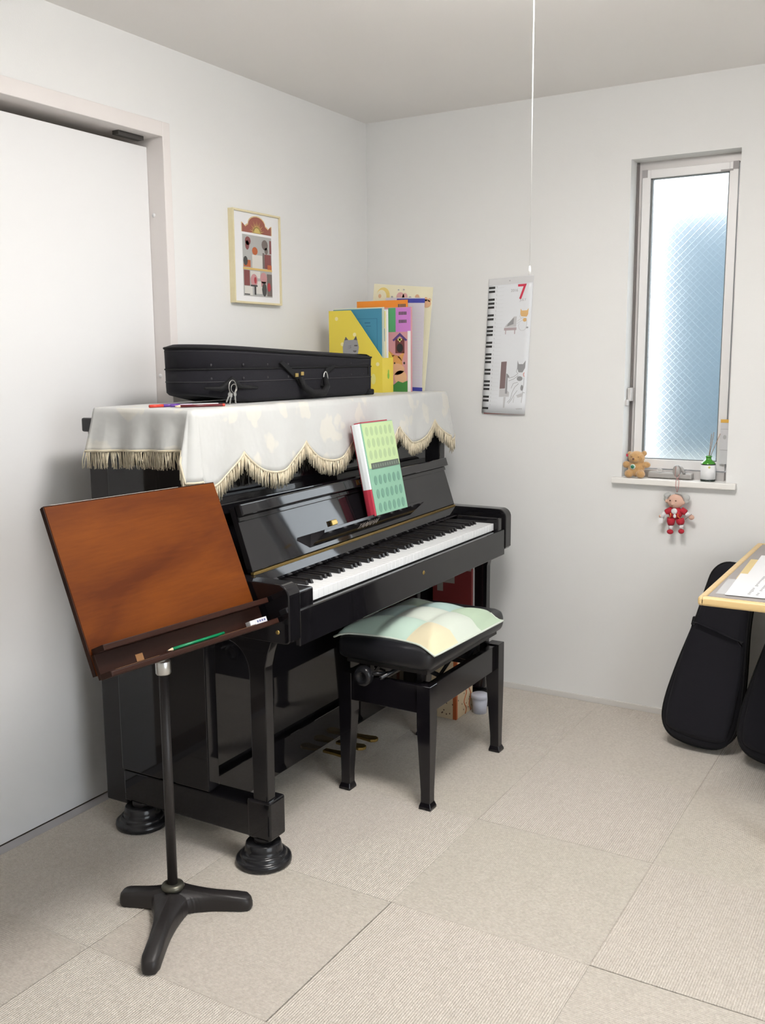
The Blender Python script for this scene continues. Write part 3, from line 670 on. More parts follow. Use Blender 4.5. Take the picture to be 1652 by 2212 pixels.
# key ring hanging from the case front
kr = thing('key_ring', 'steel key ring with small keys hanging on the violin case front', 'keys', (0.418, -1.425, TOPZ))
cy_, cz_ = -1.425, zs-0.050
obj('split_ring', B().tube([(0.415, cy_+0.016*math.cos(a), cz_+0.019*math.sin(a)) for a in [2*PI*q/22 for q in range(22)]], 0.0017, 6, True), 'key_steel', kr)
obj('split_ring', B().tube([(0.418, cy_+0.003+0.013*math.cos(a), cz_-0.004+0.012*math.sin(a)) for a in [2*PI*q/20 for q in range(20)]], 0.0013, 6, True), 'key_steel', kr)
for (dy, dz, rot) in ((-0.022, -0.034, -0.6), (-0.014, -0.038, -0.25), (0.004, -0.036, 0.08)):
    c, s_ = math.cos(rot), math.sin(rot)
    pts = [(-0.005, 0.013), (0.005, 0.013), (0.006, 0.005), (0.0022, 0.001), (0.0022, -0.018), (-0.001, -0.020), (-0.0022, -0.017), (-0.0035, -0.013), (-0.0022, -0.010), (-0.0034, -0.006), (-0.0022, 0.001), (-0.006, 0.005)]
    obj('key', B().prism([(p[0]*c-p[1]*s_, p[0]*s_+p[1]*c) for p in pts], (0.420+dy*0.1, cy_+dy, cz_+dz+0.008), Y, Z, X, -0.0009, 0.0009), 'key_steel', kr)
# pens lying on the cloth
def pen(name, p0, p1, r, segs, label, cat='pencil'):
    p0, p1 = Vector(p0), Vector(p1); d = p1-p0
    t_ = thing(name, label, cat, p0.lerp(p1, 0.5)-Z*r)
    for nm, a, c, ra, rb, m in segs: obj(nm, B().lathe([(0, 0), (ra*r, 0), (rb*r, d.length*(c-a)), (0, d.length*(c-a))], p0+d*a, 12, d), m, t_)
    return t_
flatm('pen_red', (0.62, 0.05, 0.03), 0.3); flatm('pen_purple', (0.13, 0.05, 0.30), 0.3); flatm('pencil_maroon', (0.11, 0.015, 0.02), 0.3); flatm('pencil_tip', (0.72, 0.55, 0.36)); flatm('pen_lilac', (0.66, 0.58, 0.74), 0.35); flatm('graphite', (0.05, 0.05, 0.05))
pz = TOPZ+0.0042
pen('pencil', (0.470, -1.530, pz), (0.400, -1.655, pz), 0.0038, [('eraser_end', 0, 0.05, 1, 1, 'pen_red'), ('shaft', 0.05, 0.88, 1, 1, 'pencil_maroon'), ('sharpened_tip', 0.88, 0.98, 1, 0.3, 'pencil_tip'), ('lead', 0.98, 1.0, 0.3, 0.05, 'graphite')], 'dark maroon pencil lying on the piano cover below the keys')
pen('marker_pen', (0.330, -1.672, pz), (0.352, -1.580, pz), 0.0042, [('cap', 0, 0.45, 1, 1, 'pen_red'), ('barrel', 0.45, 1, 1, 0.95, 'pen_purple')], 'red and purple marker lying at the left end of the cover top', 'pen')
pen('ballpoint_pen', (0.435, -1.515, pz), (0.370, -1.635, pz), 0.0042, [('barrel', 0, 0.55, 1, 1, 'paper'), ('grip', 0.55, 0.8, 1.05, 1.05, 'pen_lilac'), ('cap', 0.8, 1, 1, 0.8, 'pen_purple')], 'white and purple ballpoint pen lying behind the maroon pencil', 'pen')

# ------------------------------------------------------------------ magazine file and papers at the piano end
flatm('file_yellow', (0.74, 0.60, 0.075), 0.4); flatm('dot_pale', (0.80, 0.72, 0.38)); flatm('pear_green', (0.22, 0.45, 0.06)); flatm('cat_grey', (0.30, 0.30, 0.31)); flatm('cat_dark', (0.10, 0.09, 0.09))
fx0, fx1, fy0, fy1 = 0.110, 0.345, -0.462, -0.382
FT = 0.003; fz = TOPZ
mf = thing('magazine_file', 'yellow cardboard magazine file with slanted side at the far end of the piano', 'magazine file', ((fx0+fx1)/2, (fy0+fy1)/2, fz))
side = [(fx0, 0), (fx1, 0), (fx1, 0.128), (fx0+0.098, 0.305), (fx0, 0.305)]
for yy in (fy0, fy1-FT):
    o = obj('side_panel', B().prism(side, (0, yy, fz), X, Z, Y, 0, FT), 'file_yellow', mf)
    if yy == fy0: sp_ = o
obj('front_panel', B().box(fx1-FT, fx1, fy0+FT, fy1-FT, fz, fz+0.128), 'file_yellow', mf)
obj('back_panel', B().box(fx0, fx0+FT, fy0+FT, fy1-FT, fz, fz+0.305), 'file_yellow', mf)
obj('bottom_panel', B().box(fx0+FT, fx1-FT, fy0+FT, fy1-FT, fz, fz+FT), 'file_yellow', mf)
b = B()
for (u, v) in ((0.035, 0.275), (0.115, 0.215), (0.215, 0.105), (0.06, 0.18), (0.02, 0.10)): b.prism(ell(fx0+u, v, 0.0075, 0.0075, 10), (0, fy0, fz), X, Z, -Y, 0.0001, 0.0005)
obj('dot_print', b, 'dot_pale', sp_)
b = B(); b.prism(ell(0.5*(fy0+fy1)+0.004, 0.062, 0.0075, 0.012, 12)+[], (fx1, 0, fz), Y, Z, X, 0.0001, 0.0005); b.prism(ell(0.5*(fy0+fy1)+0.004, 0.076, 0.0045, 0.009, 10), (fx1, 0, fz), Y, Z, X, 0.0006, 0.0009)
obj('pear_print', b, 'pear_green', sp_)
flatm('pear_faint', (0.70, 0.66, 0.22)); obj('pear_outline', B().prism(ell(fx0+0.196, 0.050, 0.010, 0.020, 12), (0, fy0, fz), X, Z, -Y, 0.0001, 0.0005), 'pear_faint', sp_)
# grey cat head drawn on the side
cx_, cv = fx0+0.098, 0.168
b = B(); b.prism([(cx_+p[0], cv+p[1]) for p in [(-0.033, -0.045), (-0.036, 0.0), (-0.030, 0.024), (-0.022, 0.040), (-0.010, 0.027), (0.012, 0.028), (0.024, 0.042), (0.030, 0.024), (0.036, 0.0), (0.030, -0.030), (0.026, -0.045)]], (0, fy0, fz), X, Z, -Y, 0.0006, 0.0012)
obj('cat_print', b, 'cat_grey', sp_)
b = B()
b.prism([(cx_-0.028, cv+0.026), (cx_-0.022, cv+0.040), (cx_-0.012, cv+0.028)], (0, fy0, fz), X, Z, -Y, 0.0013, 0.0016); b.prism([(cx_+0.014, cv+0.028), (cx_+0.024, cv+0.042), (cx_+0.029, cv+0.026)], (0, fy0, fz), X, Z, -Y, 0.0013, 0.0016)
b.prism(rect(cx_+0.016, cv+0.004, cx_+0.030, cv+0.009), (0, fy0, fz), X, Z, -Y, 0.0013, 0.0016)
for k in range(3): b.prism([(cx_-0.018, cv+0.004-k*0.006), (cx_+0.002, cv+0.006-k*0.004), (cx_+0.002, cv+0.0075-k*0.004)], (0, fy0, fz), X, Z, -Y, 0.0013, 0.0016)
b.prism(ell(cx_+0.018, cv-0.012, 0.008, 0.006, 10, PI, 2*PI), (0, fy0, fz), X, Z, -Y, 0.0013, 0.0016)
obj('cat_lines', b, 'cat_dark', sp_)
# contents of the file
def sheet(name, x0, x1, y, z0, z1, th, m, label, cat='booklet', rot=0.0, group=None, roll=0.0):
    """upright sheet with its face towards -y, turned by rot about the vertical through its left edge and leaning by nothing"""
    Rz = Matrix.Translation(Vector((x0, y, z0+max(0, math.sin(roll))*(x1-x0)))) @ Matrix.Rotation(rot, 4, 'Z') @ Matrix.Rotation(roll, 4, 'Y')
    o = B(); o.box(0, x1-x0, 0, th, 0, z1-z0); o.xform(Rz)
    t_ = obj(name, o, m, origin=(x0, y, z0)); tag(t_, label, cat, group); return t_, Rz
def prints(parent, Rz, items):
    for nm, polys, m, off in items:
        b = B()
        for pl in polys: b.prism(pl, (0, 0, 0), X, Z, -Y, off, off+0.0003)
        b.xform(Rz); obj(nm, b, m, parent)
flatm('folder_blue', (0.055, 0.24, 0.36), 0.5); flatm('folder_blue_line', (0.03, 0.15, 0.25)); flatm('folder_orange', (0.80, 0.27, 0.03), 0.45); flatm('green_tab', (0.09, 0.38, 0.16)); flatm('purple_tab', (0.58, 0.22, 0.60)); flatm('pink_page', (0.62, 0.32, 0.34)); flatm('clear_white', (0.66, 0.71, 0.58), 0.3); flatm('yellow_tab', (0.75, 0.72, 0.25)); flatm('tan_orange', (0.70, 0.36, 0.12)); flatm('house_maroon', (0.16, 0.05, 0.05)); flatm('roof_purple', (0.10, 0.06, 0.22)); flatm('leaf_green', (0.06, 0.24, 0.06)); flatm('peach', (0.72, 0.44, 0.26)); flatm('banner_blue', (0.05, 0.06, 0.34)); flatm('lavender_page', (0.62, 0.60, 0.66)); flatm('poster_cream', (0.80, 0.76, 0.56)); flatm('moon_yellow', (0.76, 0.60, 0.20)); flatm('rose', (0.66, 0.38, 0.36))
zc = fz+FT+0.001
o, R_ = sheet('blue_folder', fx0+0.010, fx1-0.012, -0.446, zc, fz+0.309, 0.004, 'folder_blue', 'blue booklet standing in the yellow magazine file', 'booklet')
w_ = fx1-fx0-0.022
prints(o, R_, [('border_print', [rect(0.05, 0.268, w_-0.018, 0.2695), rect(w_-0.020, 0.02, w_-0.018, 0.2695)], 'folder_blue_line', 0.0002), ('title_print', [ell(0.115, 0.250, 0.006, 0.008, 10), rect(0.14, 0.251, 0.165, 0.256), rect(0.145, 0.240, 0.168, 0.243)], 'folder_blue_line', 0.0002)])
o, R_ = sheet('clear_file', fx0+0.006, fx1-0.007, -0.436, zc, fz+0.314, 0.003, 'clear_white', 'pale greenish plastic sleeve behind the blue booklet', 'folder')
o, R_ = sheet('score_booklet', fx0+0.020, fx1-0.005, -0.428, zc, fz+0.300, 0.006, 'cream', 'cream booklet with yellow and blue index tabs in the magazine file', 'booklet')
prints(o, R_, [('yellow_index', [rect(w_-0.012, 0.235, w_-0.004, 0.296)], 'yellow_tab', 0.0002), ('blue_index', [rect(w_-0.014, 0.185, w_-0.006, 0.232)], 'folder_blue_line', 0.0002)])
o, R_ = sheet('white_booklet', fx0+0.012, fx1-0.005, -0.416, zc, fz+0.306, 0.008, 'paper', 'white booklet at the back of the yellow magazine file', 'booklet')
# behind the file: sheets leaning towards the far wall
o, R_ = sheet('orange_folder', 0.146, 0.372, -0.318, fz, fz+0.345, 0.003, 'folder_orange', 'bright orange folder standing behind the yellow magazine file', 'folder')
prints(o, R_, [('stamp_print', [rect(0.185+k*0.007, 0.315, 0.190+k*0.007, 0.330) for k in range(5)]+[rect(0.185+k*0.007, 0.288, 0.190+k*0.007, 0.300) for k in range(5)], 'cat_dark', 0.0002)])
o, R_ = sheet('pink_picture_book', 0.243, 0.398, -0.340, fz, fz+0.317, 0.012, 'pink_page', 'pink picture book with a cuckoo clock cover beside the yellow file', 'book')
wb_ = 0.155
prints(o, R_, [('green_strip', [rect(0.058, 0.225, 0.090, 0.315)], 'green_tab', 0.0002), ('purple_strip', [rect(0.090, 0.225, wb_, 0.315)], 'purple_tab', 0.0002),
   ('stamp_print', [rect(0.104+k*0.007, 0.288, 0.109+k*0.007, 0.300) for k in range(5)]+[rect(0.104+k*0.007, 0.258, 0.109+k*0.007, 0.270) for k in range(5)], 'cat_dark', 0.0006),
   ('clock_house', [rect(0.088, 0.145, 0.128, 0.200)], 'house_maroon', 0.0002), ('clock_roof', [[(0.075, 0.195), (0.108, 0.222), (0.140, 0.195), (0.134, 0.190), (0.108, 0.210), (0.082, 0.190)]], 'roof_purple', 0.0006),
   ('clock_dial', [ell(0.108, 0.165, 0.014, 0.017, 12)], 'ink', 0.0006), ('clock_star', [ell(0.108, 0.196, 0.011, 0.004, 8), ell(0.108, 0.196, 0.004, 0.010, 8)], 'yellow_tab', 0.0010),
   ('fox_print', [ell(0.085, 0.105, 0.034, 0.034, 14), [(0.055, 0.12), (0.062, 0.155), (0.085, 0.137)], [(0.098, 0.132), (0.128, 0.152), (0.118, 0.115)]], 'tan_orange', 0.0002),
   ('fox_face', [ell(0.092, 0.085, 0.036, 0.022, 14), ell(0.110, 0.055, 0.028, 0.026, 12)], 'peach', 0.0006), ('fox_eye', [ell(0.085, 0.108, 0.003, 0.004, 8), ell(0.127, 0.108, 0.004, 0.005, 8)], 'ink', 0.0010),
   ('grass_print', [[(0.05, 0.0), (wb_-0.014, 0.0), (wb_-0.014, 0.042), (0.12, 0.034), (0.10, 0.040), (0.08, 0.026), (0.05, 0.022)]], 'leaf_green', 0.0010),
   ('white_margin', [rect(wb_-0.013, 0.0, wb_, 0.228)], 'paper', 0.0010)])
o, R_ = sheet('song_sheet', 0.248, 0.418, -0.290, fz+0.0005, fz+0.352, 0.0015, 'lavender_page', 'lavender grey song sheet with blue banner leaning by the far wall', 'sheet', roll=0.035)
prints(o, R_, [('banner_top', [rect(0.05, 0.332, 0.172, 0.348)], 'banner_blue', 0.0002), ('banner_foot', [rect(0.05, 0.0, 0.172, 0.014)], 'banner_blue', 0.0002),
   ('lyric_lines', [rect(0.10, 0.30-k*0.012, 0.158, 0.303-k*0.012) for k in range(23)], 'pale_ink', 0.0002)])
o, R_ = sheet('picture_poster', 0.155, 0.416, -0.262, fz+0.0005, fz+0.392, 0.0015, 'poster_cream', 'tall cream picture sheet with moon and bears leaning by the far wall', 'poster', roll=0.095)
prints(o, R_, [('moon_print', [ell(0.045, 0.348, 0.030, 0.032, 20)], 'moon_yellow', 0.0002), ('moon_face', [ell(0.037, 0.344, 0.023, 0.026, 18)], 'poster_cream', 0.0006), ('moon_cheek', [ell(0.030, 0.346, 0.007, 0.008, 10)], 'peach', 0.0010),
   ('rose_print', [ell(0.122, 0.348, 0.018, 0.018, 12), ell(0.142, 0.350, 0.012, 0.014, 10)], 'rose', 0.0002),
   ('bear_print', [ell(0.205, 0.332, 0.026, 0.020, 14), ell(0.196, 0.352, 0.010, 0.010, 10), ell(0.238, 0.330, 0.020, 0.016, 12), ell(0.234, 0.346, 0.008, 0.008, 10), ell(0.250, 0.344, 0.007, 0.007, 10)], 'peach', 0.0002),
   ('leaf_print', [ell(0.085, 0.346, 0.005, 0.004, 8), ell(0.165, 0.348, 0.006, 0.005, 8), ell(0.112, 0.374, 0.004, 0.003, 8), ell(0.135, 0.376, 0.004, 0.003, 8)], 'grey_ink', 0.0002)])

# ------------------------------------------------------------------ picture on the piano wall
pic = thing('framed_picture', 'framed picture of a toy shelf with arched sunburst top above the piano', 'picture', (0.0, -0.78, 1.54))
M['frame_cream'] = mat('cream_frame', (0.70, 0.62, 0.38), 0.35, vary=(30, (0.74, 0.67, 0.45), 0.3, 0.7))
py0, py1, pz0, pz1 = -0.908, -0.636, 1.545, 1.862
pd = 0.022
PO = Vector((pd, py0, pz0)); pw, ph = py1-py0, pz1-pz0
ff = 0.007
obj('frame_rail', B().box(0, pd, py0, py0+ff, pz0, pz1, 0.001), 'frame_cream', pic)
obj('frame_rail', B().box(0, pd, py1-ff, py1, pz0, pz1, 0.001), 'frame_cream', pic)
obj('frame_rail', B().box(0, pd, py0+ff, py1-ff, pz0, pz0+ff, 0.001), 'frame_cream', pic)
obj('frame_rail', B().box(0, pd, py0+ff, py1-ff, pz1-ff, pz1, 0.001), 'frame_cream', pic)
mount = obj('mount', B().box(0.004, pd-0.006, py0+ff, py1-ff, pz0+ff, pz1-ff), 'paper', pic)
def pp(nm, polys, c, lev=0):
    key = 'pic_'+nm; flatm(key, c)
    for pl in polys: obj(nm, B().prism(pl, PO, Y, Z, X, -0.006+0.0003*lev+0.0001, -0.006+0.0003*lev+0.0003), key, mount)
a0, a1 = 0.055, 0.220; av = 0.244
arch = [(a0, av), (a1, av), (a1, av+0.028), (a1-0.006, av+0.028), (a1-0.018, av+0.018), (a1-0.032, av+0.026)]
arch += [(0.5*(a0+a1)+0.048*math.cos(t), av+0.026+0.030*math.sin(t)) for t in [PI*q/10 for q in range(0, 11)]] + [(a0+0.032, av+0.026), (a0+0.018, av+0.018), (a0+0.006, av+0.028), (a0, av+0.028)]
pp('arch_edge', [[(p[0]+(p[0]-0.1375)*0.05, p[1]+(0.004 if p[1] > av+0.001 else 0)) for p in arch]], (0.66, 0.50, 0.28), 0)
pp('arch', [arch], (0.30, 0.10, 0.075), 1)
sun = []
for q in range(15):
    t0 = PI*q/14; sun.append([(0.1375+0.018*math.cos(t0-0.09), av+0.018*math.sin(t0-0.09)+0.001), (0.1375+(0.044 if q % 2 else 0.034)*math.cos(t0), av+(0.044 if q % 2 else 0.034)*abs(math.sin(t0))+0.001), (0.1375+0.018*math.cos(t0+0.09), av+0.018*math.sin(t0+0.09)+0.001)])
pp('sun_disc', [ell(0.1375, av+0.001, 0.021, 0.021, 14, 0, PI)], (0.62, 0.48, 0.16), 2)
pp('sun_ray', sun, (0.62, 0.48, 0.16), 2)
pp('shelf_back', [rect(a0, 0.026, a1, 0.236)], (0.42, 0.42, 0.41), 0)
pp('shelf_board', [rect(a0, 0.117, a1, 0.124)], (0.66, 0.46, 0.16), 3)
pp('maroon_toy', [ell(a0+0.030, 0.215, 0.016, 0.015, 10), ell(a0+0.026, 0.200, 0.011, 0.016, 10), rect(a1-0.042, 0.126, a1-0.004, 0.176), rect(a0+0.004, 0.062, a0+0.036, 0.115), rect(a1-0.012, 0.180, a1-0.001, 0.226)], (0.22, 0.07, 0.07), 1)
pp('grey_toy', [ell(a0+0.126, 0.208, 0.018, 0.018, 12), ell(a0+0.134, 0.188, 0.010, 0.012, 10), rect(a1-0.030, 0.030, a1-0.001, 0.108), rect(a0+0.112, 0.126, a0+0.122, 0.180)], (0.17, 0.14, 0.13), 1)
pp('orange_toy', [ell(a0+0.068, 0.183, 0.016, 0.014, 10), rect(a0+0.004, 0.126, a0+0.042, 0.150), rect(a1-0.026, 0.124, a1-0.002, 0.140)], (0.48, 0.13, 0.05), 2)
pp('white_toy', [rect(a0+0.052, 0.124, a0+0.110, 0.170), rect(a0+0.040, 0.090, a0+0.096, 0.114), rect(a0+0.060, 0.036, a0+0.112, 0.080), rect(a0+0.006, 0.030, a0+0.050, 0.060)], (0.66, 0.64, 0.60), 1)
pp('pink_toy', [ell(a0+0.060, 0.082, 0.020, 0.022, 12), ell(a0+0.115, 0.092, 0.020, 0.020, 12), rect(a0+0.100, 0.062, a0+0.128, 0.080)], (0.52, 0.27, 0.28), 2)
pp('dark_toy', [ell(a0+0.118, 0.052, 0.014, 0.024, 10), rect(a0+0.060, 0.032, a0+0.070, 0.060), rect(a0+0.040, 0.060, a0+0.078, 0.066), rect(a0+0.004, 0.030, a0+0.034, 0.034), ell(a0+0.014, 0.146, 0.012, 0.016, 10)], (0.07, 0.07, 0.07), 3)
pp('red_toy', [ell(a1-0.020, 0.062, 0.010, 0.016, 10), ell(a0+0.066, 0.082, 0.007, 0.012, 8)], (0.42, 0.05, 0.06), 4)

# ------------------------------------------------------------------ wall calendar with a keyboard edge
cal = thing('wall_calendar', 'tall narrow wall calendar with a piano keyboard edge and red 7', 'calendar', (0.65, -0.004, 1.13))
def bil(u, v):      # sheet hangs a little askew: corner points measured on the wall
    TL, TR, BR, BL = Vector((0.565, 0, 1.655)), Vector((0.752, 0, 1.662)), Vector((0.727, 0, 1.128)), Vector((0.541, 0, 1.132))
    return TL*(1-u)*v+TR*u*v+BR*u*(1-v)+BL*(1-u)*(1-v)
b = B(); rows = []
for j in range(13):
    v = j/12; bow = -0.0035-0.007*(1-v)**2
    rows.append([bil(i/8, v)+Vector((0, bow-0.006*math.sin(PI*i/8)*(1-v)**2, 0)) for i in range(9)])
b.grid(rows); calm = mat('glossy_calendar_paper', (0.78, 0.80, 0.83), 0.22); M['cal'] = calm
cs = obj('calendar_sheet', b, 'cal', cal); sm_ = cs.modifiers.new('thickness', 'SOLIDIFY'); sm_.thickness = 0.0012; sm_.offset = 0
def cy_at(u, v): return -0.0035-0.007*(1-v)**2-0.006*math.sin(PI*u)*(1-v)**2
def cal_print(nm, polys, m, lev=0):
    b = B()
    for pl in polys:
        # subdivide the outline a little so that it follows the bowed sheet
        t = bmesh.new(); vs = []
        for (u, v) in pl:
            p = bil(u, v); vs.append(t.verts.new((p.x, cy_at(u, v)-0.0010-0.0003*lev, p.z)))
        f = t.faces.new(vs); r_f = bmesh.ops.extrude_face_region(t, geom=[f])
        for g in r_f['geom']:
            if isinstance(g, bmesh.types.BMVert): g.co.y -= 0.0002
        bmesh.ops.recalc_face_normals(t, faces=t.faces); b.merge(t)
    obj(nm, b, m, cs)
flatm('cal_head', (0.68, 0.68, 0.69)); cal_print('header_strip', [rect(0.005, 0.952, 0.995, 0.998)], 'cal_head')
cal_print('eyelet', [ell(0.48, 0.977, 0.014, 0.005, 10)], 'grey_ink', 1)
for v in (0.935, 0.906, 0.848, 0.819, 0.790, 0.732, 0.703, 0.645, 0.616, 0.587, 0.529, 0.500, 0.442, 0.413, 0.384, 0.326, 0.297, 0.239, 0.210, 0.181, 0.123, 0.094, 0.036):
    cal_print('black_key_print', [rect(0.012, v-0.008, 0.155, v+0.008)], 'ink')
cal_print('day_lines', [rect(0.185, 0.93-k*0.0292, 0.36, 0.9312-k*0.0292) for k in range(31)], 'pale_ink')
cal_print('day_numbers', [rect(0.185, 0.934-k*0.0292, 0.205, 0.944-k*0.0292) for k in range(31)], 'pale_ink')
flatm('cal_red', (0.55, 0.035, 0.075))
cu_, cv_ = bil(0.695, 0.895), bil(0.695, 0.995)-bil(0.695, 0.895)
UU = (bil(1, 0.9)-bil(0, 0.9)).normalized(); VV = (bil(0.5, 1)-bil(0.5, 0)).normalized(); VV = (VV-UU*VV.dot(UU)).normalized(); NN = Vector((0, -1, 0))
def cal_text(nm, s, size, u, v, m, xs=1.0, bold=0.0):
    p = bil(u, v); text(nm, s, size, (p.x, cy_at(u, v)-0.0008, p.z), UU, VV, NN, m, cs, off=0.0006, xs=xs, bold=bold)
cal_text('month_number', '7', 0.082, 0.77, 0.885, 'cal_red', 0.95, 0.0006)
cal_text('year_text', '2016', 0.015, 0.595, 0.903, 'grey_ink')
cal_text('month_text', 'JULY', 0.013, 0.80, 0.832, 'grey_ink')
cal_text('corner_mark', '37', 0.008, 0.075, 0.012, 'grey_ink')
cal_text('credit_text', 'autumn', 0.009, 0.86, 0.042, 'grey_ink')
flatm('cal_brown', (0.22, 0.16, 0.16)); flatm('cal_gray', (0.30, 0.30, 0.31)); flatm('cal_cat_orange', (0.72, 0.46, 0.20)); flatm('cal_shade', (0.56, 0.56, 0.57)); flatm('cal_mauve', (0.46, 0.38, 0.40))
cal_print('grand_piano', [[(0.42, 0.640), (0.46, 0.66), (0.52, 0.675), (0.58, 0.700), (0.62, 0.715), (0.68, 0.715), (0.68, 0.640)]], 'cal_shade')
cal_print('piano_lid', [[(0.47, 0.645), (0.50, 0.668), (0.58, 0.694), (0.62, 0.708), (0.62, 0.660)]], 'cal_gray', 1)
cal_print('piano_case', [rect(0.41, 0.616, 0.69, 0.636), rect(0.44, 0.588, 0.46, 0.616), rect(0.645, 0.588, 0.665, 0.616)], 'cal_mauve')
cal_print('orange_cat', [[(0.76, 0.77), (0.79, 0.755), (0.90, 0.755), (0.935, 0.77), (0.93, 0.725), (0.90, 0.710), (0.78, 0.714), (0.755, 0.735)], ell(0.865, 0.688, 0.045, 0.014, 10)], 'cal_cat_orange')
def stroke(pts, w=0.008):
    out = []
    for (a, c), (d, e) in zip(pts, pts[1:]):
        dx, dy = (d-a)*0.19, (e-c)*0.53; L = math.hypot(dx, dy); ox, oy = -dy/L*w*0.19/2, dx/L*w*0.19/2
        out.append([(a+ox/0.19, c+oy/0.53), (d+ox/0.19, e+oy/0.53), (d-ox/0.19, e-oy/0.53), (a-ox/0.19, c-oy/0.53)])
    return out
cal_print('orange_cat_lines', stroke([(0.69, 0.678), (0.78, 0.699), (0.84, 0.704)])+stroke([(0.69, 0.662), (0.76, 0.676), (0.83, 0.690)])+stroke([(0.90, 0.70), (0.915, 0.66), (0.905, 0.628), (0.86, 0.612), (0.79, 0.612), (0.745, 0.628), (0.73, 0.65), (0.75, 0.664)])+stroke([(0.76, 0.735), (0.75, 0.712), (0.79, 0.700)]), 'cal_shade')
cal_print('orange_cat_tail', [ell(0.925, 0.632, 0.030, 0.006, 8)], 'cal_gray')
cal_print('upright_piano_print', [[(0.395, 0.385), (0.52, 0.388), (0.52, 0.188), (0.395, 0.185)]], 'cal_brown')
cal_print('piano_foot_print', [[(0.395, 0.182), (0.53, 0.185), (0.62, 0.16), (0.62, 0.128), (0.395, 0.124)], [(0.50, 0.124), (0.55, 0.124), (0.535, 0.045), (0.505, 0.045)]], 'cal_shade')
cal_print('keyboard_print', [[(0.53, 0.30), (0.56, 0.295), (0.60, 0.280), (0.60, 0.265), (0.565, 0.270), (0.575, 0.15), (0.53, 0.15)]], 'cal_gray', 1)
cal_print('grey_cat', [[(0.765, 0.395), (0.795, 0.368), (0.89, 0.368), (0.945, 0.395), (0.94, 0.340), (0.89, 0.308), (0.80, 0.308), (0.765, 0.340)], ell(0.835, 0.262, 0.065, 0.018, 10), ell(0.895, 0.195, 0.030, 0.022, 10)], 'cal_gray')
cal_print('ribbon', [[(0.90, 0.30), (0.94, 0.312), (0.925, 0.29), (0.95, 0.272), (0.91, 0.280)]], 'rose')
cal_print('stool_print', [[(0.78, 0.14), (0.94, 0.162), (0.92, 0.132), (0.82, 0.122)], [(0.72, 0.085), (0.735, 0.085), (0.745, 0.13), (0.735, 0.13)], [(0.90, 0.085), (0.915, 0.085), (0.925, 0.14), (0.91, 0.14)]], 'cal_shade')
cal_print('grey_cat_lines', stroke([(0.60, 0.266), (0.70, 0.276), (0.79, 0.298)])+stroke([(0.59, 0.244), (0.70, 0.258), (0.80, 0.284)])+stroke([(0.77, 0.34), (0.75, 0.315), (0.79, 0.298)])+stroke([(0.93, 0.27), (0.935, 0.22), (0.915, 0.17)])+stroke([(0.80, 0.236), (0.70, 0.226), (0.66, 0.19)])+stroke([(0.82, 0.226), (0.74, 0.20), (0.69, 0.16), (0.66, 0.11), (0.59, 0.085)])+stroke([(0.80, 0.175), (0.73, 0.14), (0.68, 0.105), (0.62, 0.078)])+stroke([(0.91, 0.165), (0.97, 0.158)]), 'cal_gray')
flatm('cal_back_red', (0.50, 0.16, 0.15)); obj('under_sheet', B().box(0.548, 0.722, -0.006, -0.0048, 1.1275, 1.133), 'cal_back_red', cal)

# ------------------------------------------------------------------ things on and under the window sill
SZ = 0.9022
bear = thing('teddy_bear', 'small tan teddy bear with green belly badge sitting on the window sill', 'plush toy', (1.172, 0.005, SZ))
M['plush'] = mat('tan_plush', (0.52, 0.29, 0.105), 0.95, sheen=0.6, bump=(260, 0.9, 0.004), vary=(140, (0.60, 0.36, 0.15), 0.35, 0.65))
bx, by = 1.172, 0.004
b = B()
b.ball((bx, by, SZ+0.037), 0.030, 3, (1.05, 0.85, 1.15)); b.ball((bx+0.001, by-0.006, SZ+0.075), 0.027, 3, (1.15, 0.9, 0.95))
b.ball((bx-0.026, by, SZ+0.088), 0.010); b.ball((bx+0.028, by, SZ+0.092), 0.010)
b.ball((bx+0.001, by-0.028, SZ+0.069), 0.011, 3, (1.25, 0.8, 0.9))
b.ball((bx-0.036, by-0.006, SZ+0.048), 0.012, 3, (1.2, 1, 1.1)); b.ball((bx+0.038, by-0.006, SZ+0.050), 0.012, 3, (1.35, 1, 1.0))
b.ball((bx-0.022, by-0.020, SZ+0.0158), 0.016, 3, (1.05, 1.1, 0.95)); b.ball((bx+0.022, by-0.020, SZ+0.0158), 0.016, 3, (1.05, 1.1, 0.95))
o = obj('bear_body', b, 'plush', bear); rm = o.modifiers.new('blend', 'REMESH'); rm.mode = 'VOXEL'; rm.voxel_size = 0.0022; rm.use_smooth_shade = True
flatm('bear_nose', (0.10, 0.035, 0.02), 0.3); flatm('badge_green', (0.03, 0.20, 0.11), 0.25); flatm('badge_rim', (0.60, 0.70, 0.64), 0.3)
obj('nose', B().ball((bx-0.002, by-0.037, SZ+0.073), 0.0038, 2, (1.1, 0.8, 1)), 'bear_nose', bear)
for dx in (-0.012, 0.014): obj('eye', B().ball((bx+dx, by-0.0285, SZ+0.080), 0.0020, 2, (1.5, 0.7, 0.6)), 'bear_nose', bear)
bd = obj('badge', B().lathe([(0, 0.003), (0.008, 0.003), (0.010, 0)], (bx-0.006, by-0.027, SZ+0.043), 20, -Y), 'badge_rim', bear)
obj('badge_centre', B().lathe([(0, 0.001), (0.0065, 0.0008), (0.0068, 0)], (bx-0.006, by-0.0301, SZ+0.043), 16, -Y), 'badge_green', bd)
obj('ear_tag', B().box(bx-0.038, bx-0.031, by-0.008, by-0.006, SZ+0.078, SZ+0.088), 'cal_red', bear)
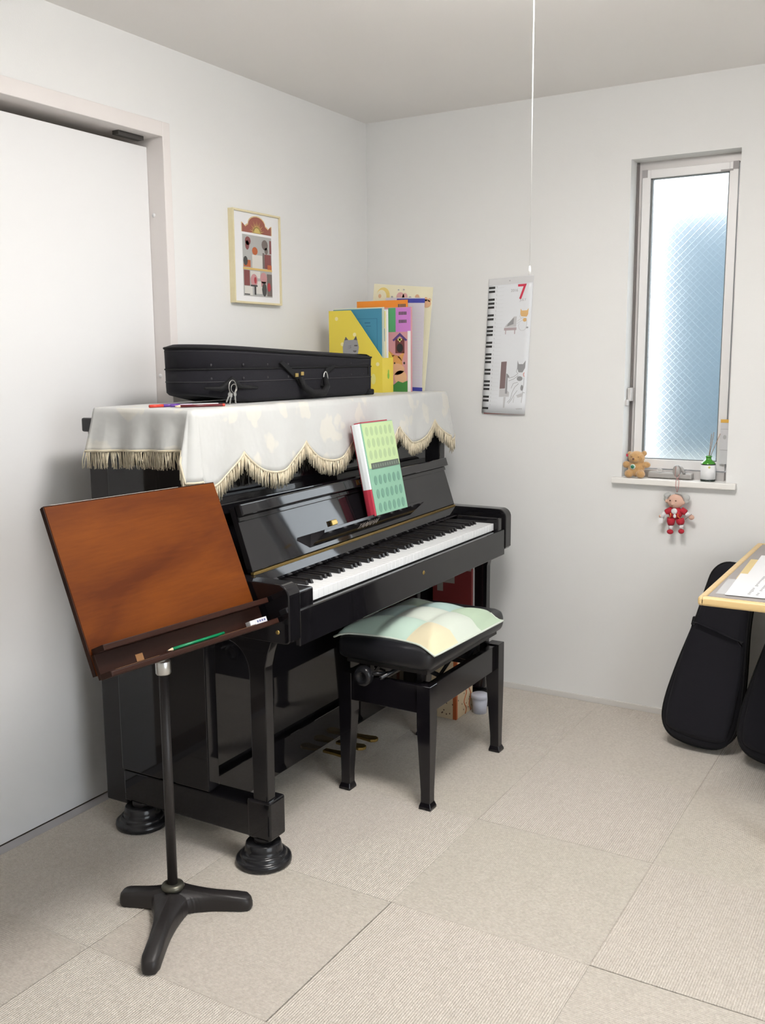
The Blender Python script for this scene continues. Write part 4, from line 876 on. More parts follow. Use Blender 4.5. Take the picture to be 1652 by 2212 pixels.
# reed diffuser
df = thing('reed_diffuser', 'green glass reed diffuser bottle with white label on the window sill', 'diffuser', (1.430, 0.022, SZ))
dx_, dy_ = 1.429, 0.022
M['green_glass'] = mat('green_glass', (0.05, 0.28, 0.02), 0.08, spec=0.6, coat=0.4); flatm('glass_dark', (0.025, 0.035, 0.03), 0.1)
obj('bottle', B().lathe([(0, 0), (0.0245, 0), (0.0255, 0.003), (0.0255, 0.062), (0.022, 0.069), (0.013, 0.076), (0.0095, 0.080), (0.0095, 0.086), (0.0115, 0.087), (0.0115, 0.091), (0.0085, 0.092), (0.0075, 0.080), (0, 0.079)], (dx_, dy_, SZ), 32), ['green_glass'], df)
obj('bottle_foot', B().lathe([(0.0262, 0.0002), (0.0262, 0.006), (0.0256, 0.007)], (dx_, dy_, SZ), 32), 'glass_dark', df)
lb = obj('label_wrap', B().lathe([(0.0257, 0.007), (0.0260, 0.007), (0.0260, 0.059), (0.0257, 0.059)], (dx_, dy_, SZ), 32), 'paper', df)
obj('shoulder_ring', B().lathe([(0.0257, 0.0592), (0.0262, 0.0595), (0.0255, 0.063)], (dx_, dy_, SZ), 32), 'glass_dark', df)
obj('label_dot', B().lathe([(0, 0.0006), (0.004, 0.0005), (0.0042, 0)], (dx_+0.009, dy_-0.0249, SZ+0.052), 12, (0.35, -0.94, 0)), 'yellow_tab', lb)
flatm('reed_brown', (0.30, 0.19, 0.12), 0.7)
for ex, ez in ((0.004, 0.170), (0.012, 0.176), (0.034, 0.172)): obj('reed', B().cyl((dx_+ex*0.08, dy_, SZ+0.081), (dx_+ex, dy_+0.012, SZ+ez), 0.0012, 6), 'reed_brown', df)
# card standing by the right jamb
cd_ = thing('hanging_card', 'pale paper card with orange top strip against the right window jamb', 'card', (1.4795, 0.055, 0.93))
flatm('card_grey', (0.60, 0.60, 0.62)); flatm('card_orange', (0.72, 0.42, 0.08))
cc = obj('card_sheet', B().box(1.4580, 1.4955, 0.058, 0.0605, 0.962, 1.118), 'card_grey', cd_)
obj('orange_strip', B().box(1.4580, 1.4955, 0.0572, 0.0579, 1.112, 1.124), 'card_orange', cc)
obj('card_line', B().box(1.459, 1.495, 0.0573, 0.0579, 1.088, 1.0895), 'grey_ink', cc); obj('card_line', B().box(1.459, 1.495, 0.0573, 0.0579, 1.012, 1.0145), 'grey_ink', cc)
obj('card_emblem', B().prism(ell(1.474, 1.060, 0.006, 0.008, 12), (0, 0.058, 0), X, Z, -Y, 0.0001, 0.0006), 'grey_ink', cc)
# little doll hanging below the sill
doll = thing('hanging_doll', 'small plush doll with grey hair and red suit hanging below the window sill', 'doll', (1.345, -0.040, 0.72))
flatm('doll_skin', (0.66, 0.42, 0.33), 0.85); flatm('doll_hair', (0.47, 0.48, 0.47), 0.95); flatm('doll_red', (0.46, 0.022, 0.04), 0.85); flatm('doll_white', (0.74, 0.72, 0.73), 0.85); flatm('doll_orange', (0.78, 0.22, 0.05), 0.7); flatm('doll_brown', (0.16, 0.07, 0.05), 0.7); flatm('cord_red', (0.52, 0.22, 0.20), 0.7)
# pixel crop (x,z) -> metres in the doll plane
dX = lambda u: 1.334+(u-800)*0.0001245
dZ = lambda v: 0.8575-(v-280)*0.0001245
DYc = -0.043
b = B(); b.ball((dX(790), DYc, dZ(510)), 0.026, 3, (1.12, 0.75, 1.0)); b.ball((dX(545), DYc, dZ(520)), 0.007); b.ball((dX(1000), DYc, dZ(540)), 0.008); b.ball((dX(740), DYc-0.019, dZ(580)), 0.0055)
hd = obj('head', b, 'doll_skin', doll); rm = hd.modifiers.new('blend', 'REMESH'); rm.mode = 'VOXEL'; rm.voxel_size = 0.0018; rm.use_smooth_shade = True
for u in (668, 835): obj('eye', B().ball((dX(u), DYc-0.0190, dZ(475)), 0.0032, 2, (1, 0.6, 0.8)), 'doll_brown', hd)
obj('mouth', B().ball((dX(738), DYc-0.0195, dZ(632)), 0.0022, 2, (0.7, 0.6, 1.4)), 'doll_brown', hd)
b = B()
for u, v, r in ((520, 370, 0.012), (500, 470, 0.009), (560, 330, 0.008), (1080, 400, 0.013), (1080, 500, 0.010), (1020, 350, 0.009), (850, 290, 0.006), (780, 285, 0.006), (940, 310, 0.007)):
    b.ball((dX(u), DYc+(0.010 if v > 320 else 0.016), dZ(v)), r, 2)
hr = obj('hair', b, 'doll_hair', doll); rm = hr.modifiers.new('blend', 'REMESH'); rm.mode = 'VOXEL'; rm.voxel_size = 0.0020; rm.use_smooth_shade = True
b = B(); b.ball((dX(800), DYc+0.002, dZ(850)), 0.026, 3, (1.0, 0.55, 0.9))
b.tube([(dX(690), DYc, dZ(760)), (dX(520), DYc, dZ(850))], [0.012, 0.010], 12); b.tube([(dX(960), DYc, dZ(750)), (dX(1110), DYc, dZ(830))], [0.012, 0.011], 12)
jk = obj('jacket', b, 'doll_red', doll); rm = jk.modifiers.new('blend', 'REMESH'); rm.mode = 'VOXEL'; rm.voxel_size = 0.0018; rm.use_smooth_shade = True
obj('ruffle', B().ball((dX(790), DYc-0.013, dZ(790)), 0.0115, 2, (1.0, 0.45, 1.0)).ball((dX(810), DYc-0.0145, dZ(930)), 0.0065, 2, (0.9, 0.5, 1.2)), 'doll_white', jk)
for u0, u1 in ((690, 700), (900, 960)):
    obj('gold_trim', B().tube([(dX(u0), DYc-0.0150, dZ(850)), (dX(u0+ (10 if u0 < 800 else 0)), DYc-0.0155, dZ(930)), (dX(u1+(-40 if u0 < 800 else 20)), DYc-0.0145, dZ(995))], 0.0018, 6), 'doll_orange', jk)
for sx_, pts in ((-1, [(690, 1010), (680, 1120), (690, 1220)]), (1, [(930, 1010), (960, 1110), (975, 1180)])):
    obj('trouser_leg', B().tube([(dX(u), DYc, dZ(v)) for u, v in pts], [0.015, 0.0145, 0.011], 12), 'doll_red', doll)
for u, v in ((685, 1290), (985, 1250)):
    obj('sock', B().tube([(dX(u), DYc, dZ(v-60)), (dX(u), DYc, dZ(v+50))], 0.0085, 12), 'doll_white', doll)
for u, v, sc in ((680, 1415, (1.15, 1.0, 0.9)), (1000, 1375, (1.05, 1.0, 0.9))):
    obj('shoe', B().ball((dX(u), DYc-0.006, dZ(v)), 0.0105, 2, sc), 'doll_red', doll)
obj('sleeve', B().tube([(dX(520), DYc, dZ(850)), (dX(430), DYc, dZ(950)), (dX(420), DYc, dZ(1040))], [0.0085, 0.008, 0.007], 10), 'doll_white', doll)
obj('sleeve', B().tube([(dX(1110), DYc, dZ(840)), (dX(1180), DYc, dZ(900))], [0.0085, 0.0080], 10), 'doll_white', doll)
obj('hand', B().ball((dX(1265), DYc, dZ(950)), 0.0095, 2, (1.1, 0.8, 1)), 'doll_skin', doll)
obj('hand', B().ball((dX(370), DYc, dZ(985)), 0.006, 2), 'doll_skin', doll)
obj('baton', B().cyl((dX(1110), DYc-0.012, dZ(1010)), (dX(1290), DYc-0.012, dZ(840)), 0.0009, 6), 'doll_brown', doll)
ns_ = obj('score_sheet', B().box(dX(345), dX(470), DYc-0.012, DYc-0.0105, dZ(1170), dZ(1020), 0.0), 'paper', doll)
obj('cord', B().tube([(1.3345, -0.034, 0.862), (1.3295, -0.034, 0.880), (1.3290, -0.032, 0.9055), (1.3300, 0.004, 0.912), (1.3275, 0.018, 0.928), (1.318, 0.004, 0.950), (1.316, 0.002, 0.916), (1.3385, -0.030, 0.9065), (1.3400, -0.034, 0.900), (1.3395, -0.034, 0.880), (1.3355, -0.034, 0.862)], 0.0009, 6), 'cord_red', doll)

# ------------------------------------------------------------------ piano bench with patchwork cushion
bench = thing('piano_bench', 'black adjustable piano bench with padded vinyl seat in front of the piano', 'bench', (0.755, -0.890, 0))
hx0, hx1, hy0, hy1 = 0.592, 0.915, -1.160, -0.618
TZ = 0.385
for sx_, lx_ in ((1, hx0), (-1, hx1)):
    for sy_, ly_ in ((1, hy0), (-1, hy1)):
        w = 0.046
        def ring(z, w_, off=0.0):
            x0 = lx_+sx_*off; x1 = lx_+sx_*(off+w_); y0 = ly_+sy_*off; y1 = ly_+sy_*(off+w_)
            return [(x0, y0, z), (x1, y0, z), (x1, y1, z), (x0, y1, z)]
        rows = [ring(TZ+0.004, 0.046), ring(0.26, 0.046), ring(0.055, 0.031, 0.003), ring(0.022, 0.031, 0.003), ring(0.008, 0.041, -0.003), ring(0.001, 0.041, -0.003)]
        b = B(); vs = b.grid(rows, False, True); b.bm.faces.new(vs[0]); b.bm.faces.new(vs[-1]); bmesh.ops.recalc_face_normals(b.bm, faces=b.bm.faces)
        bmesh.ops.bevel(b.bm, geom=b.bm.edges[:], offset=0.0012, segments=1, affect='EDGES')
        obj('leg', b, 'gloss_in', bench)
for xx in (hx0+0.012, hx1-0.034): obj('long_rail', B().box(xx, xx+0.022, hy0+0.046, hy1-0.046, 0.298, TZ, 0.002), 'gloss_in', bench)
for yy in (hy0+0.010, hy1-0.032): obj('short_rail', B().box(hx0+0.046, hx1-0.046, yy, yy+0.022, 0.298, TZ, 0.002), 'gloss_in', bench)
seat = obj('seat', B().box(hx0-0.008, hx1+0.004, hy0-0.006, hy1+0.004, 0.430, 0.507, 0.030, 6), 'vinyl', bench)
auto_smooth(seat, 60)
obj('seat_board', B().box(hx0+0.02, hx1-0.02, hy0+0.02, hy1-0.02, 0.418, 0.434), 'satin_black', bench)
# lifting gear: scissor arms, threaded rod, end knob
for xx in (hx0+0.05, hx1-0.056):
    for (ya, za, yb, zb) in ((hy0+0.06, 0.325, -0.86, 0.425), (hy0+0.06, 0.423, -0.90, 0.320), (hy1-0.06, 0.325, -0.93, 0.425), (hy1-0.06, 0.423, -0.88, 0.320)):
        d = Vector((0, yb-ya, zb-za)).normalized(); n = Vector((0, -d.z, d.y)); L = math.hypot(yb-ya, zb-za)
        obj('scissor_arm', B().prism([(0, -0.007), (L, -0.007), (L, 0.007), (0, 0.007)], (xx, ya, za), d, n, X, 0, 0.004), 'black_plastic', bench)
obj('threaded_rod', B().cyl((0.757, hy0-0.020, 0.398), (0.757, hy1-0.06, 0.398), 0.006, 12), 'black_plastic', bench)
for sy_, ye in ((-1, hy0-0.014),):
    kb = obj('height_knob', B().lathe([(0, 0.0), (0.026, 0.0), (0.031, 0.004), (0.031, 0.020), (0.026, 0.026), (0.012, 0.027), (0.010, 0.022), (0, 0.022)], (0.700, ye, 0.398), 24, (0, sy_, 0)), 'black_plastic', bench)
    obj('knob_shaft', B().cyl((0.700, ye+0.004, 0.398), (0.757, ye+0.05, 0.398), 0.006, 10), 'black_plastic', bench)
for xx in (hx0+0.07, hx1-0.07):
    for yy in (hy0+0.075, hy1-0.075):
        obj('seat_post', B().box(xx-0.008, xx+0.008, yy-0.012, yy+0.012, 0.315, 0.428, 0.001), 'satin_black', bench)
# cushion
cols = [('patch_cream', (0.76, 0.68, 0.46)), ('patch_mint', (0.50, 0.66, 0.56)), ('patch_white', (0.64, 0.70, 0.61)), ('patch_green', (0.44, 0.56, 0.41)), ('patch_aqua', (0.42, 0.58, 0.54))]
for n, c in cols: M[n] = mat(n, c, 0.9, sheen=0.3, bump=(600, 0.25, 0.0008))
A_, B_, D_, E_ = Vector((0.936, -1.172, 0)), Vector((0.952, -0.715, 0)), Vector((0.582, -0.680, 0)), Vector((0.578, -1.160, 0))
N3 = 13; NN_ = N3*3
lay = [[0, 2, 3], [1, 2, 4], [1, 4, 3]]      # [towards back][towards far]
cush = thing('seat_cushion', 'pale green patchwork cushion with cream corner lying on the piano bench', 'cushion', (0.77, -0.93, 0.507))
def cpt(u, v, up):
    p = A_*(1-u)*(1-v)+B_*u*(1-v)+D_*u*v+E_*(1-u)*v
    p = p+Vector((0.0, 0.040*4*v*(1-v)*(1-u)**1.5, 0))      # near edge bows inwards between its corners
    e = min(u, 1-u, v, 1-v); pu, pv = abs(math.sin(PI*u*3)), abs(math.sin(PI*v*3))
    h = 0.040*min(1, e/0.30)**0.6*(1-0.20*(1-pu**0.7))*(1-0.20*(1-pv**0.7))+0.004*pu*pv
    # sag of whatever hangs over the seat edge
    ox = max(0, p.x-(hx1-0.010), (hx0+0.004)-p.x); oy = max(0, (hy0+0.014)-p.y, p.y-(hy1-0.012))
    sag = -min(0.018, 0.7*max(ox, oy))
    # scalloped outline between the patches
    q = Vector((p.x, p.y, 0)); c = Vector((0.77, -0.94, 0))
    return Vector((p.x, p.y, 0.5095+sag+(h if up else 0.0)))
b = B(); pass_v = []
g_top = [[b.bm.verts.new(cpt(i/NN_, j/NN_, True)) for i in range(NN_+1)] for j in range(NN_+1)]
g_bot = [[b.bm.verts.new(cpt(i/NN_, j/NN_, False)-Vector((0, 0, 0.0015))) for i in range(NN_+1)] for j in range(NN_+1)]
for j in range(NN_):
    for i in range(NN_):
        f = b.bm.faces.new((g_top[j][i], g_top[j][i+1], g_top[j+1][i+1], g_top[j+1][i])); f.smooth = True; f.material_index = lay[j//N3][i//N3]
        f = b.bm.faces.new((g_bot[j][i], g_bot[j+1][i], g_bot[j+1][i+1], g_bot[j][i+1])); f.smooth = True; f.material_index = lay[j//N3][i//N3]
bmesh.ops.recalc_face_normals(b.bm, faces=b.bm.faces)
obj('cushion_body', b, [n for n, c in cols], cush)
ring_ = [cpt(i/24, 0, False) for i in range(24)]+[cpt(1, i/24, False) for i in range(24)]+[cpt(1-i/24, 1, False) for i in range(24)]+[cpt(0, 1-i/24, False) for i in range(24)]
obj('piping', B().tube(ring_, 0.0032, 6, True), 'patch_white', cush)

# ------------------------------------------------------------------ things under the piano
def gift():
    g = thing('gift_box', 'cream gift box with orange stripes and small dots on the carpet by the piano', 'box', (0.576, -0.38, 0))
    flatm('gift_cream', (0.62, 0.50, 0.33), 0.6); flatm('gift_orange', (0.46, 0.11, 0.03), 0.6); flatm('gift_dot', (0.12, 0.07, 0.05), 0.7)
    x0, x1, y0, y1, h = 0.500, 0.652, -0.453, -0.310, 0.232
    o = obj('box_body', B().box(x0, x1, y0, y1, 0.001, h, 0.002), 'gift_cream', g)
    obj('lid', B().box(x0-0.002, x1+0.002, y0-0.002, y1+0.002, h-0.035, h+0.003, 0.002), 'gift_cream', g)
    obj('edge_stripe', B().box(x1-0.014, x1+0.0006, y0-0.0006, y0+0.010, 0.002, h-0.036), 'gift_orange', o)
    obj('edge_stripe', B().box(x0+0.018, x0+0.030, y0-0.0006, y0+0.002, 0.002, h-0.036), 'gift_orange', o)
    obj('lid_stripe', B().box(x1-0.012, x1+0.0026, y0-0.0026, y0+0.006, h-0.034, h+0.002), 'gift_orange', o)
    b = B()
    b.tube([(x1+0.0006, y0+0.075+0.010*math.sin(k*0.9), 0.003+k*0.0098) for k in range(20)], 0.0022, 4); b.tube([(x1+0.0006, y1-0.026+0.008*math.sin(k*0.9+2), 0.003+k*0.0098) for k in range(20)], 0.0022, 4)
    obj('wavy_stripe', b, 'gift_orange', o)
    b = B()
    for k in range(36):
        yy = y0+0.014+random.random()*0.135; zz = 0.01+random.random()*0.18
        b.prism(ell(yy, zz, 0.0028, 0.0034, 6), (x1, 0, 0), Y, Z, X, 0.0002, 0.0006)
        xx = x0+0.006+random.random()*0.135; zz = 0.01+random.random()*0.18
        b.prism(ell(xx, zz, 0.0028, 0.0034, 6), (0, y0, 0), X, Z, -Y, 0.0002, 0.0006)
    obj('dot_print', b, 'gift_dot', o)
gift()
# red patterned paper bag behind the gift box
flatm('bag_shaded_red', (0.17, 0.020, 0.02), 0.6); flatm('bag_beige', (0.25, 0.225, 0.20), 0.6)  # bag red darkened, shade under the piano mixed into its colour
rb = thing('paper_bag', 'red paper bag with beige blocks standing between the gift box and the piano leg', 'bag', (0.56, -0.296, 0))
o = obj('bag_body', B().box(0.475, 0.642, -0.307, -0.302, 0.012, 0.585, 0.001).box(0.475, 0.642, -0.297, -0.292, 0.012, 0.585, 0.001).box(0.4752, 0.4772, -0.303, -0.295, 0.012, 0.58).box(0.6400, 0.6418, -0.303, -0.295, 0.012, 0.58).box(0.475, 0.642, -0.307, -0.292, 0.001, 0.013), 'bag_shaded_red', rb)
b = B()
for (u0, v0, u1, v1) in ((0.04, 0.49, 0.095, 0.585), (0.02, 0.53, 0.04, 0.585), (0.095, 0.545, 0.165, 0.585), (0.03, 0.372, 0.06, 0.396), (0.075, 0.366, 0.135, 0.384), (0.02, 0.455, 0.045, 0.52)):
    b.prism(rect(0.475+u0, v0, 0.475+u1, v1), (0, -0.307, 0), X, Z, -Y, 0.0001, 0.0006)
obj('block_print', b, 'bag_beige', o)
# lidded tub
flatm('tub', (0.55, 0.57, 0.66), 0.35)
tb_ = thing('plastic_tub', 'small pale lidded plastic tub on the caster cup side of the gift box', 'tub', (0.692, -0.330, 0))
tx, ty = 0.692, -0.330
obj('tub_body', B().lathe([(0, 0.001), (0.026, 0.001), (0.030, 0.06), (0, 0.06)], (tx, ty, 0), 24), 'tub', tb_)
obj('tub_lid', B().lathe([(0, 0.060), (0.034, 0.060), (0.034, 0.072), (0.031, 0.075), (0, 0.075)], (tx, ty, 0), 24), 'tub', tb_)

# ------------------------------------------------------------------ wooden music stand
stand = thing('music_stand', 'chestnut wooden music stand on a black cast iron three-legged base', 'music stand', (0.600, -1.933, 0))
sc = Vector((0.600, -1.933, 0))
# cast base: three tapered feet grown from a hub as one surface
tips = [Vector((0.482, -1.985, 0)), Vector((0.768, -1.845, 0)), Vector((0.742, -2.165, 0))]
angs = [math.atan2((t-sc).y, (t-sc).x) for t in tips]; lens = [(t-sc).length for t in tips]
def inside(x, y):
    for an, ln in zip(angs, lens):
        c, n = math.cos(an), math.sin(an); al = x*c+y*n; la = abs(-x*n+y*c)
        if al < 0: continue
        hw = 0.0205+0.040*max(0, 1-al/(ln*0.72))**2.2
        if al <= ln-0.006 and la <= hw: return True
        if al > ln-0.006 and la*la+((al-ln+0.006)*1.3)**2 <= hw*hw: return True
    return x*x+y*y < 0.040**2
_br = {}
def base_r(a):
    k = round(a, 6)
    if k not in _br:
        r = 0.04
        while inside((r+0.001)*math.cos(a), (r+0.001)*math.sin(a)) and r < 0.3: r += 0.001
        _br[k] = r
    return _br[k]
NA = 240; rows = []
for z, k in ((0.001, 0.97), (0.006, 1.0), (0.016, 1.0), (0.026, 0.97), (0.033, 0.90)):
    rows.append([sc+Vector((math.cos(a), math.sin(a), 0))*max(0.02, base_r(a)-(1-k)*0.09)+Z*(z+0.012*max(0, 1-base_r(a)/0.2)*(z/0.033)) for a in [2*PI*q/NA for q in range(NA)]])
inner = [sc+Vector((math.cos(a), math.sin(a), 0))*(base_r(a)-0.009)*0.45+Z*(0.043) for a in [2*PI*q/NA for q in range(NA)]]
rows.append(inner)
rows.append([sc+Vector((math.cos(a), math.sin(a), 0))*0.018+Z*0.050 for a in [2*PI*q/NA for q in range(NA)]])
b = B(); vs = b.grid(rows, True, True); b.bm.faces.new(vs[0][::-1]); b.bm.faces.new(vs[-1]); bmesh.ops.recalc_face_normals(b.bm, faces=b.bm.faces)
obj('cast_base', b, 'iron', stand)
px_, py_ = 0.600, -1.933
obj('base_collar', B().lathe([(0.013, 0.046), (0.026, 0.048), (0.029, 0.054), (0.026, 0.061), (0.016, 0.064), (0.012, 0.063)], (px_, py_, 0), 28), 'iron_collar', stand)
obj('post', B().lathe([(0, 0.048), (0.0125, 0.048), (0.0115, 0.615), (0, 0.615)], (px_, py_, 0), 20), 'iron', stand)
obj('clamp_collar', B().lathe([(0, 0.604), (0.0165, 0.604), (0.0185, 0.607), (0.0185, 0.636), (0.0165, 0.639), (0, 0.639)], (px_, py_, 0), 28), 'steel', stand)
obj('inner_rod', B().cyl((px_, py_, 0.635), (px_, py_, 0.842), 0.0075, 14), 'steel', stand)
ya_, ti = 1.471, 0.413
DU = Vector((math.cos(ya_), math.sin(ya_), 0)); DN = Vector((math.sin(ya_), -math.cos(ya_), 0)); DV = Z*math.cos(ti)-DN*math.sin(ti); DF = DU.cross(DV)
DC = Vector((0.592, -1.928, 0.884)); DW, DH = 0.506, 0.330
BL = DC-DU*DW/2-DV*DH/2
desk = obj('desk_board', B().prism(rect(0, -0.055, DW, DH), BL, DU, DV, DF, -0.014, 0, 0.0015), 'stand_wood', stand)
E_ = 0.0004
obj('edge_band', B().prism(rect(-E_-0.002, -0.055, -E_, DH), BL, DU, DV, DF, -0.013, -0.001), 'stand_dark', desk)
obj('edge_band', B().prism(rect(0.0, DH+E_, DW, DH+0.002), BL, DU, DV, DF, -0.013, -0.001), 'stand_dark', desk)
obj('worn_edge', B().prism(rect(0.015, DH+0.0021, DW-0.12, DH+0.0026), BL, DU, DV, DF, -0.002, -0.0008), 'page_edge', desk)
obj('apron', B().prism(rect(0.0, -0.066, DW, -0.010), BL, DU, DV, DF, 0.0005, 0.012, 0.001), 'stand_dark', desk)  # darker stain below the ledge, with the ledge's shade in its colour
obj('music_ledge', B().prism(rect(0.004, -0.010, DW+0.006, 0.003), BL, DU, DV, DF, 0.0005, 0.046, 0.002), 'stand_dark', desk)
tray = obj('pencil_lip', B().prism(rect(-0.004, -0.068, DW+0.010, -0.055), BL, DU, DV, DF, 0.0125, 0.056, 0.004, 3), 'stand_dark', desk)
obj('worn_line', B().prism(rect(0.012, -0.0552, DW*0.26, -0.0546), BL, DU, DV, DF, 0.0508, 0.0518), 'raw_wood', desk)
obj('worn_line', B().prism(rect(DW*0.62, -0.0556, DW*0.86, -0.0546), BL, DU, DV, DF, 0.0508, 0.0518), 'raw_wood', desk)
obj('worn_patch', B().prism(rect(0.100, -0.052, 0.120, -0.036), BL, DU, DV, DF, 0.0121, 0.0125), 'raw_wood', desk)
obj('tilt_bracket', B().prism([(-0.03, -0.06), (0.03, -0.06), (0.03, 0.06), (-0.03, 0.06)], DC-DF*0.0145, DU, DV, DF, -0.012, 0), 'iron', desk)
# pencil and eraser on the lip
def on_lip(u, d, h): return BL+DU*u+DF*d+DV*(-0.055+h)
flatm('pencil_green', (0.0, 0.20, 0.075), 0.35)
p0, p1 = on_lip(0.158, 0.046, 0.0046), on_lip(0.345, 0.036, 0.0046)
pen('pencil', p1, p0, 0.0037, [('shaft', 0, 0.90, 1, 1, 'pencil_green'), ('sharpened_tip', 0.90, 0.975, 1, 0.3, 'pencil_tip'), ('lead', 0.975, 1.0, 0.3, 0.05, 'graphite')], 'green pencil lying on the lip of the wooden music stand')
er = thing('eraser', 'white eraser in paper sleeve on the right end of the music stand lip', 'eraser', on_lip(0.445, 0.042, 0.001))
obj('eraser_body', B().prism(rect(0.425, -0.0545, 0.445, -0.0425), BL, DU, DV, DF, 0.030, 0.050, 0.003, 3), 'paper', er)
flatm('sleeve_paper', (0.62, 0.62, 0.64), 0.5)
sl = obj('paper_sleeve', B().prism(rect(0.440, -0.0549, 0.482, -0.0421), BL, DU, DV, DF, 0.0295, 0.0505, 0.0005), 'sleeve_paper', er)
flatm('sleeve_blue', (0.12, 0.14, 0.30)); b = B()
for k in range(4): b.prism(rect(0.447+k*0.008, -0.051, 0.452+k*0.008, -0.046), BL, DU, DV, DF, 0.0506, 0.0508)
obj('sleeve_print', b, 'sleeve_blue', sl)

# ------------------------------------------------------------------ table with papers
tx0, tx1, ty0, ty1, tz = 1.620, 2.62, -0.930, -0.035, 0.700
table = thing('folding_table', 'grey topped table with beech edge at the right, papers lying on it', 'table', ((tx0+tx1)/2, (ty0+ty1)/2, 0))
ed = 0.022
obj('tabletop', B().box(tx0+ed, tx1-ed, ty0+ed, ty1-ed, tz-0.022, tz), 'table_top', table)
obj('edge_band', B().box(tx0, tx0+ed, ty0, ty1, tz-0.025, tz+0.001, 0.008, 4), 'table_edge', table)
obj('edge_band', B().box(tx1-ed, tx1, ty0, ty1, tz-0.025, tz+0.001, 0.008, 4), 'table_edge', table)
obj('edge_band', B().box(tx0+0.004, tx1-0.004, ty0, ty0+ed, tz-0.025, tz+0.001, 0.008, 4), 'table_edge', table)
obj('edge_band', B().box(tx0+0.004, tx1-0.004, ty1-ed, ty1, tz-0.025, tz+0.001, 0.008, 4), 'table_edge', table)
for xx in (1.83, tx1-0.10):
    for yy in (ty0+0.05, ty1-0.09):
        lg = obj('leg', B().box(xx, xx+0.04, yy, yy+0.04, 0.001, tz-0.0235, 0.003), 'table_edge', table)
        obj('leg_bracket', B().box(xx-0.032, xx-0.001, yy+0.004, yy+0.036, tz-0.118, tz-0.026, 0.010, 3), 'table_edge', lg)
def paper(name, pts, m, th, z, label, lines=None, cat='paper'):
    o = obj(name, B().prism(pts, (0, 0, z), X, Y, Z, 0, th), m); tag(o, label, cat, 'papers on the table'); return o
flatm('envelope', (0.70, 0.55, 0.27), 0.7)
paper('envelope', [(1.668, -0.655), (1.905, -0.640), (1.892, -0.330), (1.655, -0.345)], 'envelope', 0.0012, tz+0.0002, 'tan paper envelope lying under the white sheets on the table', cat='envelope')
s1 = paper('printed_sheet', [(1.690, -0.640), (1.960, -0.560), (1.900, -0.200), (1.674, -0.270)], 'paper', 0.0006, tz+0.0016, 'white sheet lying farther back on the table over the tan envelope')
s2 = paper('printed_sheet', [(1.682, -0.882), (1.905, -0.868), (1.892, -0.570), (1.668, -0.585)], 'paper', 0.0006, tz+0.0024, 'white printed sheet nearest the front edge of the table')
flatm('clear_sheet', (0.60, 0.60, 0.61), 0.2); paper('clear_sleeve', [(1.655, -0.868), (1.90, -0.862), (1.89, -0.66), (1.648, -0.668)], 'clear_sheet', 0.0004, tz+0.0001, 'greyish clear sleeve peeking out under the front sheet on the table', cat='sleeve')
b = B()
for k in range(7):
    for j in range(14):
        if random.random() < 0.2: continue
        u = 1.735+k*0.022; v = -0.850+j*0.0185
        b.prism(rect(u, v, u+0.005+0.004*random.random(), v+0.012), (0, 0, tz+0.0031), X, Y, Z, 0, 0.0002)
obj('print_lines', b, 'grey_ink', s2)
b = B()
for k in range(6):
    for j in range(10): b.prism(rect(1.745+k*0.022, -0.52+j*0.022, 1.75+k*0.022, -0.505+j*0.022), (0, 0, tz+0.0023), X, Y, Z, 0, 0.0002)
obj('print_lines', b, 'grey_ink', s1)

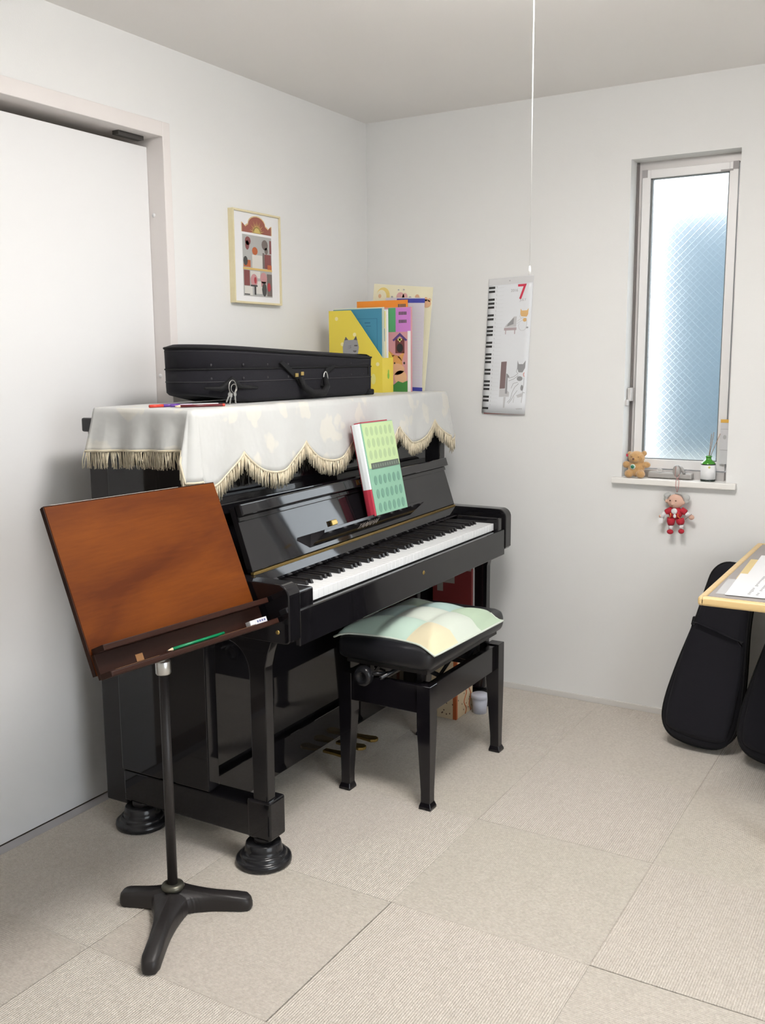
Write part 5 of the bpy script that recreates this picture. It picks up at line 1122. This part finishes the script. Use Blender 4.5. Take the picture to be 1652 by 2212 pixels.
# ------------------------------------------------------------------ soft instrument cases leaning on the far wall
def soft_case(name, label, foot, lean, side, H, wb, wt, thick):
    """foot = world point under the middle of the back lower edge; lean/side = tilt angles; built upright then leaned"""
    root = thing(name, label, 'instrument case', foot, 'soft cases leaning on the wall')
    ctl = [(-wb*0.62, 0.012), (0, 0.0), (wb*0.62, 0.012), (wb*0.93, 0.055), (wb, 0.13), (wb*0.90, 0.26), (wb*0.70, 0.42), (wt*1.06, H-0.10), (wt*0.90, H-0.035), (wt*0.4, H), (-wt*0.4, H), (-wt*0.90, H-0.035), (-wt*1.06, H-0.10), (-wb*0.70, 0.42), (-wb*0.90, 0.26), (-wb, 0.13), (-wb*0.93, 0.055)]
    out = outline_case(ctl, 5)
    Mx = Matrix.Translation(Vector(foot)) @ Matrix.Rotation(side, 4, 'Y') @ Matrix.Rotation(lean, 4, 'X')
    # local frame: x across, y up the case -> world z, depth -> world -y
    L2W = Mx @ Matrix(((1, 0, 0, 0), (0, 0, -1, 0), (0, 1, 0, 0), (0, 0, 0, 1)))
    def part(nm, lev, m, o_=out):
        b = B(); shell(b, o_, lev, (0, 0.3)); b.xform(L2W); return obj(nm, b, m, root)
    part('case_body', [(0.0, 0.018), (0.006, 0.006), (0.018, 0.0), (thick*0.5, -0.003), (thick-0.020, 0.0), (thick-0.006, 0.007), (thick, 0.024)], 'nylon')
    b = B(); b.tube([(p[0], p[1], thick-0.018) for p in out], 0.0035, 6, True); b.tube([(p[0], p[1], 0.014) for p in out], 0.0035, 6, True); b.xform(L2W); obj('piping', b, 'nylon_dark', root)
    pk = outline_case([(-wb*0.60, 0.035), (wb*0.60, 0.035), (wb*0.86, 0.09), (wb*0.84, 0.24), (wb*0.70, 0.375), (wb*0.55, 0.392), (-wb*0.62, 0.415), (-wb*0.74, 0.39), (-wb*0.84, 0.24), (-wb*0.86, 0.09)], 5)
    part('front_pocket', [(thick-0.006, 0.0), (thick+0.004, 0.001), (thick+0.010, 0.008), (thick+0.012, 0.018)], 'nylon', pk)
    b = B(); b.tube([(-wb*0.66, 0.408, thick+0.006), (0, 0.398, thick+0.008), (wb*0.66, 0.386, thick+0.006)], 0.0022, 6); b.xform(L2W); obj('pocket_zipper', b, 'nylon_lite', root)
    b = B(); b.box(-wb*0.72-0.010, -wb*0.72+0.012, 0.400, 0.432, thick*0.4, thick*0.75, 0.004); b.xform(L2W); obj('strap_tab', b, 'nylon_dark', root)
    return root
soft_case('soft_case', 'black soft instrument case with front pocket leaning below the window beside the table', (1.488, -0.225, 0.004), -0.23, 0.135, 0.640, 0.125, 0.072, 0.11)
soft_case('soft_case', 'black soft instrument case half out of view under the table at the right edge', (1.765, -0.280, 0.004), -0.27, 0.10, 0.60, 0.135, 0.072, 0.12)

# ------------------------------------------------------------------ the piano stands very slightly askew to the wall: turn it with all that rests on it
TH = math.radians(0.9); PIV = Vector((0.50, -0.90, 0)); RT = Matrix.Rotation(TH, 3, 'Z')
for o in list(COL.objects):
    if o.parent is None and o.name.split('.')[0] in ('upright_piano', 'caster_cup', 'piano_cover', 'songbook', 'violin_case', 'key_ring', 'marker_pen', 'ballpoint_pen') or (o.parent is None and 'maroon' in o.get('label', '') and o.name.startswith('pencil')):
        o.location = PIV+RT @ (o.location-PIV); o.rotation_euler.z += TH
